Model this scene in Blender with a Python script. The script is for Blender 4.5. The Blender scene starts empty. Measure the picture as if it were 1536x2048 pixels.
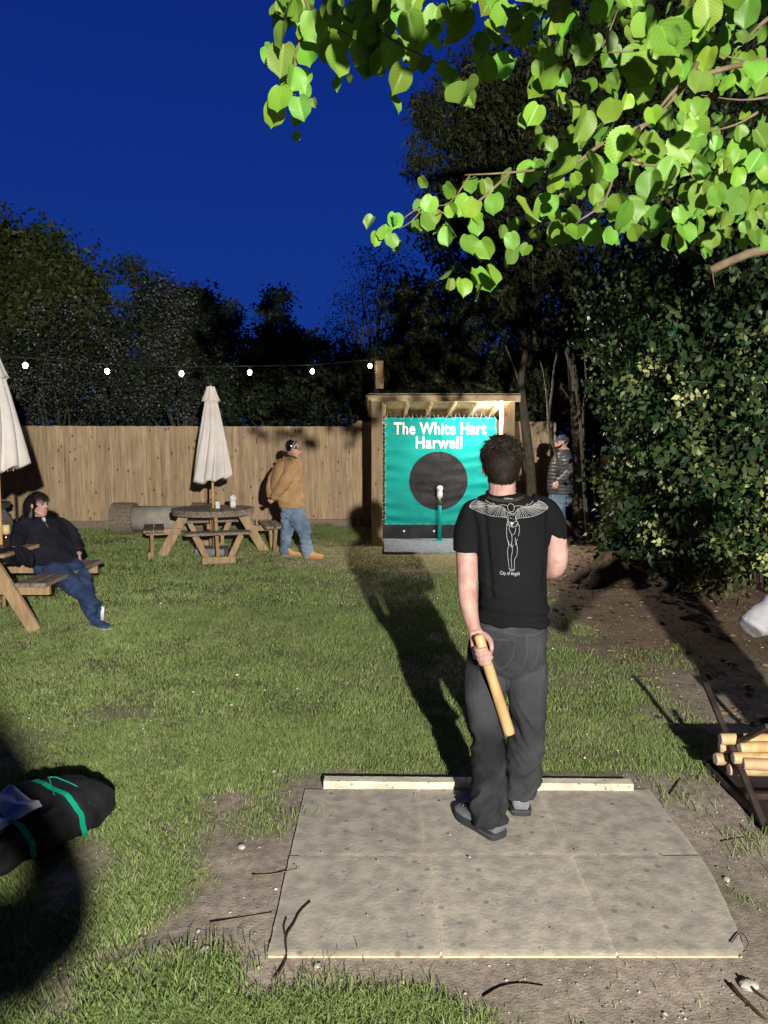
import bpy, bmesh, math, random
import numpy as np
from mathutils import Vector, Matrix, Quaternion, noise
from mathutils.bvhtree import BVHTree
random.seed(7); RNG = np.random.default_rng(7)
V = Vector; R = math.radians
scene = bpy.context.scene
# ---------------------------------------------------------------- camera
F, PITCH, CAMZ = 1480.0, math.atan(138/1480.0), 1.75
cd = bpy.data.cameras.new("Camera"); cam = bpy.data.objects.new("Camera", cd)
scene.collection.objects.link(cam); scene.camera = cam
cam.location = (0, 0, CAMZ); cam.rotation_euler = (math.pi/2 - PITCH, 0, 0)
cd.sensor_fit = 'VERTICAL'; cd.sensor_height = 24; cd.lens = 24*F/2048
cd.clip_start = 0.05; cd.clip_end = 500
scene.render.resolution_x, scene.render.resolution_y = 768, 1024
# ---------------------------------------------------------------- world: deep blue dusk sky
w = bpy.data.worlds.new("World"); scene.world = w; w.use_nodes = True
nt = w.node_tree; nt.nodes.clear()
o_ = nt.nodes.new('ShaderNodeOutputWorld'); bg = nt.nodes.new('ShaderNodeBackground')
tc = nt.nodes.new('ShaderNodeTexCoord'); sx = nt.nodes.new('ShaderNodeSeparateXYZ'); rp = nt.nodes.new('ShaderNodeValToRGB')
nt.links.new(tc.outputs['Generated'], sx.inputs[0]); nt.links.new(sx.outputs['Z'], rp.inputs[0])
mr = nt.nodes.new('ShaderNodeMapRange'); mr.inputs[1].default_value = -.5; mr.inputs[2].default_value = .72   # afterglow ahead, night behind
mr.inputs[3].default_value = .12; mr.inputs[4].default_value = 1.0; nt.links.new(sx.outputs['Y'], mr.inputs[0])
nt.links.new(mr.outputs[0], bg.inputs[1]); nt.links.new(rp.outputs[0], bg.inputs[0]); nt.links.new(bg.outputs[0], o_.inputs[0])
e = rp.color_ramp.elements
e[0].position = 0.0; e[0].color = (0.008, 0.043, 0.275, 1)
e[1].position = 0.55; e[1].color = (0.003, 0.018, 0.19, 1)
e.new(.9).color = (0.001, 0.005, 0.05, 1)
# ---------------------------------------------------------------- the garden floodlight behind the camera
LP = V((1.08, -3.0, 2.5))
def spot(name, loc, target, power, color, size, blend, radius, falloff='Linear'):
    l = bpy.data.lights.new(name, 'SPOT'); l.energy = 1.0 if falloff else power; l.color = color
    l.spot_size = R(size); l.spot_blend = blend; l.shadow_soft_size = radius
    if falloff:
        l.use_nodes = True; n = l.node_tree.nodes; em = [x for x in n if x.type == 'EMISSION'][0]
        f = n.new('ShaderNodeLightFalloff'); f.inputs['Strength'].default_value = power
        l.node_tree.links.new(f.outputs[falloff], em.inputs['Strength'])
    o = bpy.data.objects.new(name, l); scene.collection.objects.link(o); o.location = loc
    o.rotation_euler = (V(target) - V(loc)).to_track_quat('-Z', 'Y').to_euler()
    return o
spot("garden_floodlight", LP, (0.2, 14, 1.2), 600, (1.0, 0.95, 0.86), 120, 0.75, 0.045)
scene.view_settings.view_transform = 'Standard'; scene.view_settings.look = 'None'
scene.view_settings.exposure = 0.0; scene.view_settings.gamma = 1.0
# ---------------------------------------------------------------- pixel helpers (photo is 1536 x 2048)
cp, sp = math.cos(PITCH), math.sin(PITCH)
def ray(u, v):
    a, b = (u-768)/F, -(v-1024)/F
    return V((a, b*sp + cp, b*cp - sp))
def P(u, v, Y):
    d = ray(u, v); return V((0, 0, CAMZ)) + d*(Y/d.y)
def G(u, v, z=0.0):
    d = ray(u, v); return V((0, 0, CAMZ)) + d*((z-CAMZ)/d.z)
# ---------------------------------------------------------------- mesh builder
def basis(d):
    d = d.normalized(); h = V((0, 0, 1)) if abs(d.z) < .95 else V((0, 1, 0))
    a = h.cross(d).normalized(); return a, d.cross(a).normalized()
def crom(p, n):
    """Catmull-Rom resample of a list of tuples/vectors"""
    p = [np.array(q, float) for q in p]
    if len(p) < 3 or n < 2: 
        return p
    q = [2*p[0]-p[1]] + p + [2*p[-1]-p[-2]]; out = []
    for i in range(1, len(q)-2):
        for k in range(n):
            t = k/n; a, b, c, d = q[i-1:i+3]
            out.append(.5*((2*b) + (c-a)*t + (2*a-5*b+4*c-d)*t*t + (3*b-a-3*c+d)*t**3))
    out.append(p[-1]); return out
class MB:
    def __init__(s): s.v = []; s.f = []; s.c = []; s.col = (1, 1, 1); s.m = []; s.mi = 0
    def add(s, vs, fs):
        b = len(s.v); s.v += [tuple(x) for x in vs]; s.f += [tuple(i+b for i in f) for f in fs]
        s.c += [s.col]*len(vs); s.m += [s.mi]*len(fs); return s
    def box(s, c, size, rot=None, jit=0):
        c = V(c); hx, hy, hz = [q/2 for q in size]; r = rot or Matrix.Identity(3); vs = []
        for x, y, z in ((-1,-1,-1),(1,-1,-1),(1,1,-1),(-1,1,-1),(-1,-1,1),(1,-1,1),(1,1,1),(-1,1,1)):
            vs.append(c + r @ V((x*hx + random.uniform(-jit, jit), y*hy + random.uniform(-jit, jit), z*hz)))
        return s.add(vs, [(0,3,2,1),(4,5,6,7),(0,1,5,4),(1,2,6,5),(2,3,7,6),(3,0,4,7)])
    def bevbox(s, c, size, rot=None, b=.006):
        """box with chamfered edges"""
        bm = bmesh.new(); bmesh.ops.create_cube(bm, size=1)
        for v in bm.verts: v.co = V([v.co[i]*size[i] for i in range(3)])
        bmesh.ops.bevel(bm, geom=bm.edges[:], offset=min(b, min(size)*.4), segments=2, affect='EDGES', profile=.6)
        r = rot or Matrix.Identity(3); bm.verts.index_update()
        s.add([V(c) + r @ v.co for v in bm.verts], [[v.index for v in f.verts] for f in bm.faces]); bm.free(); return s
    def beam(s, a, b, w_, t_, up=None, bev=.005):
        """plank from a to b, w_ wide along 'side', t_ thick along 'up'"""
        a, b = V(a), V(b); d = (b-a); L = d.length; d.normalize(); up = V(up or (0, 0, 1))
        sd = up.cross(d)
        if sd.length < 1e-4: sd = V((1, 0, 0))
        sd.normalize(); u2 = d.cross(sd).normalized()
        m = Matrix((d, sd, u2)).transposed(); return s.bevbox((a+b)/2, (L, w_, t_), m, bev)
    def tube(s, pts, rad, n=10, sub=1, cap=True, flat=1.0, ref=None):
        pts = [V(p) for p in pts]; rad = [rad]*len(pts) if isinstance(rad, (int, float)) else list(rad)
        if sub > 1:
            q = crom([(*p, r) for p, r in zip(pts, rad)], sub); pts = [V(x[:3]) for x in q]; rad = [x[3] for x in q]
        a = None; vs = []; N = len(pts)
        for i, p in enumerate(pts):
            d = (pts[min(i+1, N-1)] - pts[max(i-1, 0)]); d.normalize()
            if ref is not None: a = (V(ref) - d*V(ref).dot(d)).normalized()
            elif a is None: a = basis(d)[0]
            else: a = (a - d*a.dot(d)).normalized()
            b = d.cross(a)
            for k in range(n):
                t = 2*math.pi*k/n; vs.append(p + a*math.cos(t)*rad[i] + b*math.sin(t)*rad[i]*flat)
        fs = [(i*n+k, i*n+(k+1) % n, (i+1)*n+(k+1) % n, (i+1)*n+k) for i in range(N-1) for k in range(n)]
        if cap: fs += [tuple(range(n-1, -1, -1)), tuple((N-1)*n+k for k in range(n))]
        return s.add(vs, fs)
    def loft(s, rings, n=24, sub=3, power=2.3, cap=True):
        """rings: (x,y,z, hw, hd, yaw)  horizontal superellipses"""
        q = crom(rings, sub); vs = []
        for x, y, z, hw, hd, yw in q:
            for k in range(n):
                t = 2*math.pi*k/n; c, s_ = math.cos(t), math.sin(t)
                a = hw*math.copysign(abs(c)**(2/power), c); b = hd*math.copysign(abs(s_)**(2/power), s_)
                vs.append((x + a*math.cos(yw) - b*math.sin(yw), y + a*math.sin(yw) + b*math.cos(yw), z))
        N = len(q)
        up = q[-1][2] > q[0][2]
        fs = [(i*n+k, i*n+(k+1) % n, (i+1)*n+(k+1) % n, (i+1)*n+k) for i in range(N-1) for k in range(n)]
        if cap: fs += [tuple(range(n-1, -1, -1)), tuple((N-1)*n+k for k in range(n))]
        if not up: fs = [f[::-1] for f in fs]
        return s.add(vs, fs)
    def ell(s, c, r, rot=None, nu=14, nv=9):
        c = V(c); m = rot or Matrix.Identity(3); r = (r, r, r) if isinstance(r, (int, float)) else r
        vs = [c + m @ V((0, 0, -r[2]))]
        for j in range(1, nv):
            ph = -math.pi/2 + math.pi*j/nv
            for i in range(nu):
                t = 2*math.pi*i/nu
                vs.append(c + m @ V((r[0]*math.cos(ph)*math.cos(t), r[1]*math.cos(ph)*math.sin(t), r[2]*math.sin(ph))))
        vs.append(c + m @ V((0, 0, r[2]))); fs = []; L = len(vs)-1
        for i in range(nu):
            k = (i+1) % nu; fs.append((0, 1+k, 1+i)); fs.append((L, 1+(nv-2)*nu+i, 1+(nv-2)*nu+k))
            for j in range(nv-2): fs.append((1+j*nu+i, 1+j*nu+k, 1+(j+1)*nu+k, 1+(j+1)*nu+i))
        return s.add(vs, fs)
    def lathe(s, c, prof, n=20, rot=None, cap=True):
        c = V(c); m = rot or Matrix.Identity(3)
        vs = [c + m @ V((r*math.cos(2*math.pi*k/n), r*math.sin(2*math.pi*k/n), z)) for r, z in prof for k in range(n)]
        N = len(prof)
        fs = [(i*n+k, i*n+(k+1) % n, (i+1)*n+(k+1) % n, (i+1)*n+k) for i in range(N-1) for k in range(n)]
        if cap: fs += [tuple(range(n-1, -1, -1)), tuple((N-1)*n+k for k in range(n))]
        return s.add(vs, fs)
    def mesh(s, name, origin=(0, 0, 0)):
        me = bpy.data.meshes.new(name); o = V(origin)
        me.from_pydata([(x-o.x, y-o.y, z-o.z) for x, y, z in s.v], [], s.f)
        if any(c != (1, 1, 1) for c in s.c):
            at = me.color_attributes.new('Col', 'FLOAT_COLOR', 'POINT')
            at.data.foreach_set('color', np.array([(*c, 1) for c in s.c], np.float32).ravel())
        return me
    def build(s, name, mat, parent=None, smooth=False, loc=None):
        org = V(loc) if loc else V((0, 0, 0)); wo = world(parent) + org
        me = s.mesh(name, wo); return link(name, me, mat, parent, smooth, org, s.m)
def world(o):
    w_ = V((0, 0, 0))
    while o is not None: w_ += V(o.location); o = o.parent
    return w_
def link(name, me, mat, parent=None, smooth=False, loc=(0, 0, 0), mi=None):
    for m_ in (mat if isinstance(mat, (list, tuple)) else [mat]): me.materials.append(m_)
    if mi and max(mi) > 0: me.polygons.foreach_set('material_index', mi)
    if smooth: me.polygons.foreach_set('use_smooth', [True]*len(me.polygons))
    me.update()
    o = bpy.data.objects.new(name, me); scene.collection.objects.link(o); o.location = loc; o.parent = parent
    return o
def tag(o, label=None, cat=None, group=None, kind=None):
    if label: o['label'] = label
    if cat: o['category'] = cat
    if group: o['group'] = group
    if kind: o['kind'] = kind
    return o
def thing(name, label, cat, loc=(0, 0, 0), group=None):
    o = bpy.data.objects.new(name, None); o.empty_display_size = .1; scene.collection.objects.link(o); o.location = loc
    return tag(o, label, cat, group)
def kids(o): return [c for c in bpy.data.objects if c.parent == o]
def dup(o, loc=None, parent=None):
    c = o.copy(); scene.collection.objects.link(c); c.parent = parent
    if loc is not None: c.location = loc
    for k in kids(o): dup(k, None, c)
    return c
def npmesh(name, verts, faces, nper, mat, cols=None, parent=None, smooth=False, uv=None):
    """fast mesh: faces is flat index array with nper verts each (array or int)"""
    me = bpy.data.meshes.new(name); verts = np.asarray(verts, np.float32)
    wo = np.array(world(parent), np.float32); me.vertices.add(len(verts)); me.vertices.foreach_set('co', (verts - wo).ravel())
    faces = np.asarray(faces, np.int32); nper = np.full(len(faces)//nper, nper, np.int32) if isinstance(nper, int) else np.asarray(nper, np.int32)
    me.loops.add(len(faces)); me.loops.foreach_set('vertex_index', faces)
    me.polygons.add(len(nper)); me.polygons.foreach_set('loop_start', np.concatenate(([0], np.cumsum(nper)[:-1])).astype(np.int32))
    me.polygons.foreach_set('loop_total', nper); me.update(calc_edges=True)
    if cols is not None:
        at = me.color_attributes.new('Col', 'FLOAT_COLOR', 'POINT'); cc = np.ones((len(verts), 4), np.float32); cc[:, :3] = cols
        at.data.foreach_set('color', cc.ravel())
    if uv is not None:
        ul = me.uv_layers.new(name='UVMap'); ul.data.foreach_set('uv', np.asarray(uv, np.float32)[faces].ravel())
    return link(name, me, mat, parent, smooth)
# ---------------------------------------------------------------- voxel fuse: union of closed shapes -> one skin
def fuse(mb, voxel, smooth=4, fac=.5):
    me = mb.mesh('tmp'); o = bpy.data.objects.new('tmp', me); scene.collection.objects.link(o)
    m = o.modifiers.new('r', 'REMESH'); m.mode = 'VOXEL'; m.voxel_size = voxel
    if smooth: s = o.modifiers.new('s', 'SMOOTH'); s.factor = fac; s.iterations = smooth
    dg = bpy.context.evaluated_depsgraph_get(); r = bpy.data.meshes.new_from_object(o.evaluated_get(dg))
    bpy.data.objects.remove(o); bpy.data.meshes.remove(me); return r
def displace(me, fn):
    n = len(me.vertices); nm = [v.normal.copy() for v in me.vertices]
    for i in range(n):
        v = me.vertices[i]; v.co = v.co + nm[i]*fn(v.co, nm[i])
    me.update(); return me
def put(me, name, mat, parent, smooth=True):
    wo = world(parent)
    me.transform(Matrix.Translation(-wo)); me.name = name
    return link(name, me, mat, parent, smooth)
def fbm(x, y, z, o=3): return noise.fractal(V((x, y, z)), 1.0, 2.0, o)
# ---------------------------------------------------------------- materials
def mat(name, c1, c2=None, scale=6, stretch=(1, 1, 1), rough=.75, bump=0, bscale=None, attr=False, metal=0, spec=.25,
        knots=None, emit=None, trans=0, detail=5, lo=.35, hi=.65, spots=None, spscale=30, spth=.1, sheen=0):
    m = bpy.data.materials.new(name); m.use_nodes = True; n = m.node_tree.nodes; L = m.node_tree.links
    b = n['Principled BSDF']; b.inputs['Roughness'].default_value = rough; b.inputs['Metallic'].default_value = metal
    b.inputs['Specular IOR Level'].default_value = spec
    if sheen: b.inputs['Sheen Weight'].default_value = sheen
    tc = n.new('ShaderNodeTexCoord'); mp = n.new('ShaderNodeMapping'); mp.inputs['Scale'].default_value = stretch
    L.new(tc.outputs['Object'], mp.inputs[0])
    def mix(a, bb, f, typ='MIX'):
        x = n.new('ShaderNodeMix'); x.data_type = 'RGBA'; x.blend_type = typ
        for s_, i in ((a, 6), (bb, 7), (f, 0)):
            if isinstance(s_, (tuple, float, int)): x.inputs[i].default_value = (*s_, 1) if isinstance(s_, tuple) else s_
            else: L.new(s_, x.inputs[i])
        return x.outputs[2]
    col = None
    if c2:
        t = n.new('ShaderNodeTexNoise'); t.inputs['Scale'].default_value = scale; t.inputs['Detail'].default_value = detail
        L.new(mp.outputs[0], t.inputs[0]); r = n.new('ShaderNodeMapRange'); r.inputs[1].default_value = lo; r.inputs[2].default_value = hi
        L.new(t.outputs[0], r.inputs[0]); col = mix(c1, c2, r.outputs[0])
    if knots:
        vo = n.new('ShaderNodeTexVoronoi'); m2 = n.new('ShaderNodeMapping'); m2.inputs['Scale'].default_value = knots[1]
        L.new(tc.outputs['Object'], m2.inputs[0]); L.new(m2.outputs[0], vo.inputs[0]); vo.inputs['Scale'].default_value = 1
        r = n.new('ShaderNodeMapRange'); r.inputs[1].default_value = knots[2]; r.inputs[2].default_value = knots[3]
        r.inputs[3].default_value = 1; r.inputs[4].default_value = 0; L.new(vo.outputs[0], r.inputs[0])
        col = mix(col or c1, knots[0], r.outputs[0])
    if spots:
        vo = n.new('ShaderNodeTexVoronoi'); vo.inputs['Scale'].default_value = spscale; L.new(tc.outputs['Object'], vo.inputs[0])
        r = n.new('ShaderNodeMapRange'); r.inputs[1].default_value = spth; r.inputs[2].default_value = spth*1.6
        r.inputs[3].default_value = .8; r.inputs[4].default_value = 0; L.new(vo.outputs[0], r.inputs[0])
        col = mix(col or c1, spots, r.outputs[0])
    if attr:
        a = n.new('ShaderNodeAttribute'); a.attribute_name = 'Col'
        col = mix(col, a.outputs[0], 1.0, 'MULTIPLY') if col is not None else (mix(c1, a.outputs[0], 1.0, 'MULTIPLY'))
    if col is None: b.inputs['Base Color'].default_value = (*c1, 1)
    else: L.new(col, b.inputs['Base Color'])
    if bump:
        t = n.new('ShaderNodeTexNoise'); t.inputs['Scale'].default_value = bscale or scale*4; t.inputs['Detail'].default_value = 6
        L.new(mp.outputs[0], t.inputs[0]); bp = n.new('ShaderNodeBump'); bp.inputs['Distance'].default_value = bump
        L.new(t.outputs[0], bp.inputs['Height']); L.new(bp.outputs[0], b.inputs['Normal'])
    if emit: b.inputs['Emission Color'].default_value = (*emit[0], 1); b.inputs['Emission Strength'].default_value = emit[1]
    if trans:
        tr = n.new('ShaderNodeBsdfTranslucent'); ms = n.new('ShaderNodeMixShader'); ms.inputs[0].default_value = trans
        if col is None: tr.inputs[0].default_value = (*c1, 1)
        else: L.new(col, tr.inputs[0])
        out = n['Material Output']; L.new(b.outputs[0], ms.inputs[1]); L.new(tr.outputs[0], ms.inputs[2]); L.new(ms.outputs[0], out.inputs[0])
    return m
M = {}
M['ground'] = mat('ground', (.72, .72, .72), (1.2, 1.16, 1.12), 26, bump=.004, bscale=110, attr=True, rough=.95, spec=.1, detail=8)
M['grass'] = mat('grass_blades', (1, 1, 1), attr=True, rough=.7, spec=.2, trans=.15)
M['slab'] = mat('paving_stone', (.31, .28, .245), (.47, .42, .35), 16, bump=.0022, bscale=70, rough=.95, spec=.1, attr=True, detail=12, spots=(.20, .18, .16), spscale=10, spth=.09, lo=.34, hi=.64)
M['soil'] = mat('soil', (.10, .08, .06), (.2, .165, .13), 20, bump=.01, bscale=80, rough=.95)
M['stone'] = mat('pebble', (.3, .28, .25), (.5, .47, .43), 30, rough=.9)
M['board'] = mat('throwing_board', (.50, .46, .35), (.74, .70, .56), 9, stretch=(1, 3, 3), bump=.006, bscale=60, spots=(.22, .18, .12), spscale=26, spth=.13)
M['fence'] = mat('fence_wood', (.31, .22, .135), (.47, .355, .235), 3, stretch=(9, 9, .7), bump=.003, bscale=6, attr=True, rough=.85,
    knots=((.10, .055, .03), (8.5, 1.0, 4.6), .07, .20))
M['post'] = mat('post_wood', (.24, .165, .095), (.34, .25, .15), 3, stretch=(8, 8, .8), bump=.002, bscale=8, knots=((.12, .07, .03), (9, 9, 4.5), .08, .18))
M['pine'] = mat('pine_wood', (.55, .42, .26), (.70, .56, .38), 3, stretch=(2, 2, 6), bump=.001, rough=.7)
M['shed'] = mat('shed_timber', (.40, .30, .17), (.54, .42, .26), 4, stretch=(2, 8, 3), bump=.002, rough=.8, knots=((.14, .08, .04), (5, 9, 5), .08, .2))
M['weath'] = mat('weathered_wood', (.15, .115, .085), (.29, .24, .19), 5, stretch=(7, 1.5, 7), bump=.004, rough=.8)
M['warm'] = mat('warm_wood', (.29, .19, .105), (.42, .29, .165), 4, stretch=(5, 5, 1.2), bump=.003, rough=.65)
M['darkwood'] = mat('dark_wood', (.05, .04, .038), (.10, .085, .08), 5, bump=.003, rough=.6)
M['canvas'] = mat('parasol_canvas', (.56, .52, .49), (.68, .64, .61), 3, bump=.003, bscale=30, rough=.9)
M['teal'] = mat('banner_vinyl', (.0, .165, .158), (.0, .225, .21), 1.5, bump=.004, bscale=5, rough=.65, spec=.15)
M['bblack'] = mat('banner_black', (.006, .006, .0075), (.014, .014, .017), 3, bump=.016, bscale=9, rough=.55, spec=.14, spots=None)
M['white'] = mat('white_print', (.62, .62, .62), rough=.5)
M['rope'] = mat('white_rope', (.62, .62, .60), rough=.8)
M['black'] = mat('black_panel', (.008, .009, .012), (.018, .019, .023), 6, rough=.7, spec=.15)
M['carpet'] = mat('grey_carpet', (.13, .145, .185), (.26, .28, .33), 18, bump=.004, bscale=160, rough=.95)
M['green'] = mat('green_paint', (.015, .36, .24), rough=.4)
M['steel'] = mat('bare_steel', (.5, .5, .5), metal=.8, rough=.35)
M['iron'] = mat('dark_iron', (.03, .022, .02), (.07, .05, .045), 12, rough=.6, metal=.3)
M['doll'] = mat('doll_white', (.8, .8, .78), (.5, .5, .48), 14, rough=.5)
M['stick'] = mat('stick_wood', (.44, .27, .115), (.58, .39, .19), 5, stretch=(4, 4, 1), bump=.0012, rough=.45, spec=.4)
M['stickp'] = mat('stick_wood_pale', (.36, .23, .12), (.50, .35, .20), 12, bump=.0015, rough=.6)
M['stickend'] = mat('stick_end_worn', (.42, .34, .25), (.62, .54, .42), 60, bump=.002, rough=.9)
M['skin'] = mat('skin', (.37, .195, .16), (.50, .32, .28), 16, rough=.55, spec=.3, bump=.0016, bscale=70, detail=8)
M['skin2'] = mat('skin_ruddy', (.55, .29, .22), (.62, .37, .30), 14, rough=.55)
M['tee'] = mat('black_cotton', (.0075, .008, .0095), (.0115, .012, .014), 3, bump=.004, bscale=14, rough=.95, spec=.08)
M['jeansb'] = mat('black_denim', (.017, .0185, .021), (.056, .059, .065), 3.5, bump=.004, bscale=34, rough=.95, spec=.08)
M['jeans'] = mat('blue_denim', (.10, .155, .235), (.21, .275, .36), 5, stretch=(1, 1, .6), bump=.004, bscale=20, rough=.95)
M['jeansn'] = mat('navy_denim', (.016, .032, .085), (.04, .07, .155), 4, bump=.003, bscale=25, rough=.95)
M['seam'] = mat('seam_thread', (.085, .09, .10), rough=.9)
M['tan'] = mat('tan_canvas', (.34, .20, .095), (.45, .285, .145), 6, bump=.006, bscale=16, rough=.9)
M['navyfleece'] = mat('navy_fleece', (.008, .009, .014), (.018, .019, .027), 5, bump=.004, bscale=40, rough=.97, spec=.08)
M['puffer'] = mat('puffer_nylon', (.03, .031, .036), (.055, .057, .063), 6, rough=.5, spec=.4)
M['capn'] = mat('navy_cap', (.03, .045, .08), (.05, .07, .11), 8, rough=.85)
M['hairb'] = mat('dark_brown_hair', (.014, .0095, .007), attr=True, rough=.6, spec=.2)
M['print'] = mat('worn_white_print', (.42, .42, .42), rough=.8)
M['hairk'] = mat('near_black_hair', (.010, .0065, .0065), attr=True, rough=.5, spec=.4)
M['hairg'] = mat('grey_hair', (.45, .43, .41), attr=True, rough=.6)
M['hairr'] = mat('ginger_beard', (.42, .19, .07), attr=True, rough=.7)
M['shoeg'] = mat('grey_suede', (.13, .135, .15), (.20, .205, .225), 12, rough=.9)
M['shoed'] = mat('dark_rubber', (.035, .037, .042), rough=.7)
M['shoew'] = mat('white_rubber', (.7, .7, .72), rough=.6)
M['boot'] = mat('tan_boot', (.52, .28, .10), (.62, .37, .16), 9, rough=.8)
M['hoody'] = mat('grey_hoody', (.25, .25, .275), (.33, .33, .36), 8, bump=.004, bscale=30, rough=.95)
M['eye'] = mat('eye', (.08, .05, .04), rough=.2)
M['lens'] = mat('dark_lens', (.008, .008, .01), rough=.15, spec=.6)
M['bag'] = mat('bag_nylon', (.007, .008, .0095), (.018, .019, .022), 5, bump=.02, bscale=7, rough=.7, spec=.2)
M['strap'] = mat('green_strap', (.0, .23, .13), (.0, .30, .18), 10, rough=.7)
M['lining'] = mat('white_lining', (.62, .62, .65), (.75, .75, .78), 6, bump=.008, bscale=10, rough=.6)
M['bark'] = mat('bark', (.05, .042, .03), (.10, .085, .06), 9, stretch=(3, 3, 1), bump=.012, bscale=18, rough=.95)
M['twig'] = mat('twig', (.12, .085, .05), (.20, .15, .09), 20, rough=.85)
M['leafd'] = mat('leaf_dark', (1, 1, 1), attr=True, rough=.5, spec=.25, trans=.12)
M['blossom'] = mat('blossom', (1, 1, 1), attr=True, rough=.9, spec=.1, trans=.1)
M['concrete'] = mat('concrete', (.16, .16, .155), (.27, .265, .25), 8, bump=.004, rough=.9)
M['bulb'] = mat('lit_bulb', (1, .9, .75), emit=((1, .84, .62), 28))
M['led'] = mat('lit_led', (1, 1, 1), emit=((.92, .97, 1), 40))
M['cable'] = mat('black_cable', (.02, .02, .02), rough=.6)
M['glass'] = mat('brown_glass', (.03, .02, .012), rough=.08, spec=.8)
M['label'] = mat('yellow_label', (.62, .52, .22), rough=.6)
M['pipe'] = mat('pale_tunnel', (.30, .27, .23), (.42, .38, .33), 5, bump=.004, rough=.85)
# ================================================================ GROUND
def sstep(a, b, x):
    t = np.clip((x-a)/(b-a), 0, 1); return t*t*(3-2*t)
_lat = RNG.random((64, 64))
def vnoise(x, y, s):
    x = np.asarray(x)*s; y = np.asarray(y)*s; xi = np.floor(x).astype(int); yi = np.floor(y).astype(int)
    fx = x-xi; fy = y-yi; fx = fx*fx*(3-2*fx); fy = fy*fy*(3-2*fy)
    g = lambda a, b: _lat[a % 64, b % 64]
    return (g(xi, yi)*(1-fx)+g(xi+1, yi)*fx)*(1-fy) + (g(xi, yi+1)*(1-fx)+g(xi+1, yi+1)*fx)*fy
def vfbm(x, y, s): return (vnoise(x, y, s)*.5 + vnoise(x+9, y+5, s*2.1)*.27 + vnoise(x+3, y+17, s*4.3)*.15 + vnoise(x+31, y+7, s*9.1)*.08)
SX0, SX1, SY0, SY1 = -.40, 1.335, G(700, 1920).y, G(700, 1585).y
def dirt(x, y):
    """0 = turf, 1 = bare earth"""
    x = np.asarray(x, float); y = np.asarray(y, float); n = vfbm(x, y, 2.2)-.5; n2 = vfbm(x+40, y, 5.5)-.5
    mx = np.maximum(np.maximum(SX0-x, x-SX1), 0); my = np.maximum(np.maximum(SY0-y, y-SY1), 0)
    mx = mx*np.where(x < SX0, .42, .20); my = my*np.where(y < SY0, .55, 1.0)
    d = np.sqrt(mx*mx + my*my); a = 1 - sstep(.04, .38, d + n*.55 + n2*.32)
    a = np.where((y < SY0-.10), np.minimum(a, 1-sstep(.14, .28, SY0-y + n*.3)*sstep(.55, .25, x + n*.6)), a)
    # bed under the trees on the right
    b = sstep(1.35, 2.1, x + n*1.5 + n2*.6) * sstep(5.6, 6.8, y + n*1.6)
    b2 = .55*sstep(1.0, 2.0, x + n*2.2) * sstep(3.8, 4.6, y) * (1-sstep(5.8, 6.8, y)) * sstep(-.1, .12, n2+n*.3)
    b3 = sstep(1.6, 2.2, x) * sstep(2.2, 3.0, y)
    c = .35*sstep(.0, .14, vfbm(x+11, y+3, 1.3)-.56)
    return np.clip(np.maximum.reduce([a, b, b2, b3*.8, c]), 0, 1)
def straw(x, y):
    x = np.asarray(x, float); y = np.asarray(y, float); n = vfbm(x+70, y, 1.7)-.5
    return np.clip(sstep(2.6, .6, np.hypot((x-.4)*.85, (y-11.5)) + n*2.0) + .25*sstep(.5, .7, vfbm(x, y+30, .9)), 0, 1)
def gz(x, y):
    x = np.asarray(x, float); y = np.asarray(y, float); d = dirt(x, y)
    z = (vfbm(x, y, 1.1)-.5)*.05 + (vfbm(x, y, 7)-.5)*.016*(.4+d) 
    near = sstep(.25, .0, np.maximum(np.maximum(SX0-x, x-SX1), np.maximum(SY0-y, y-SY1)))
    return z*(1-near) + .004*near + .10*sstep(2.0, 3.4, x)*sstep(6, 8, y)
gx = np.concatenate(([-90, -50, -28, -18, -13], np.arange(-10, -3, .16), np.arange(-3, 3, .028), np.arange(3, 10, .16), [13, 18, 28, 50, 90]))
gy = np.concatenate(([-60, -30, -12, -6, -3, -1, 0, 1], np.arange(1.6, 5.5, .028), np.arange(5.5, 10, .06), np.arange(10, 18, .14), [19, 21, 24, 30, 45, 80, 150]))
XX, YY = np.meshgrid(gx, gy); xx, yy = XX.ravel(), YY.ravel(); zz = gz(xx, yy)
nx, ny = len(gx), len(gy)
ii = (np.arange(ny-1)[:, None]*nx + np.arange(nx-1)[None, :]).ravel()
fc = np.stack([ii, ii+1, ii+1+nx, ii+nx], 1).ravel()
dd = dirt(xx, yy)[:, None]; ss = straw(xx, yy)[:, None]; q = vfbm(xx, yy, 3.1)[:, None]
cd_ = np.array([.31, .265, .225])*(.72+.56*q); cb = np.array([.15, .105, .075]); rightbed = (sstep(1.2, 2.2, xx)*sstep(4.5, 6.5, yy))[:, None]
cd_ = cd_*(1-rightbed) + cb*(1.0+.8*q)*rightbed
cg = np.array([.15, .16, .08])*(.8+.4*q)*(1-ss) + np.array([.24, .21, .115])*ss
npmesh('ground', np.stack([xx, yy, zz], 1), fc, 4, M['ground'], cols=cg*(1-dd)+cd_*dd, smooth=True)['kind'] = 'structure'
def gzf(x, y): return float(gz(np.array([x]), np.array([y]))[0])
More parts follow.
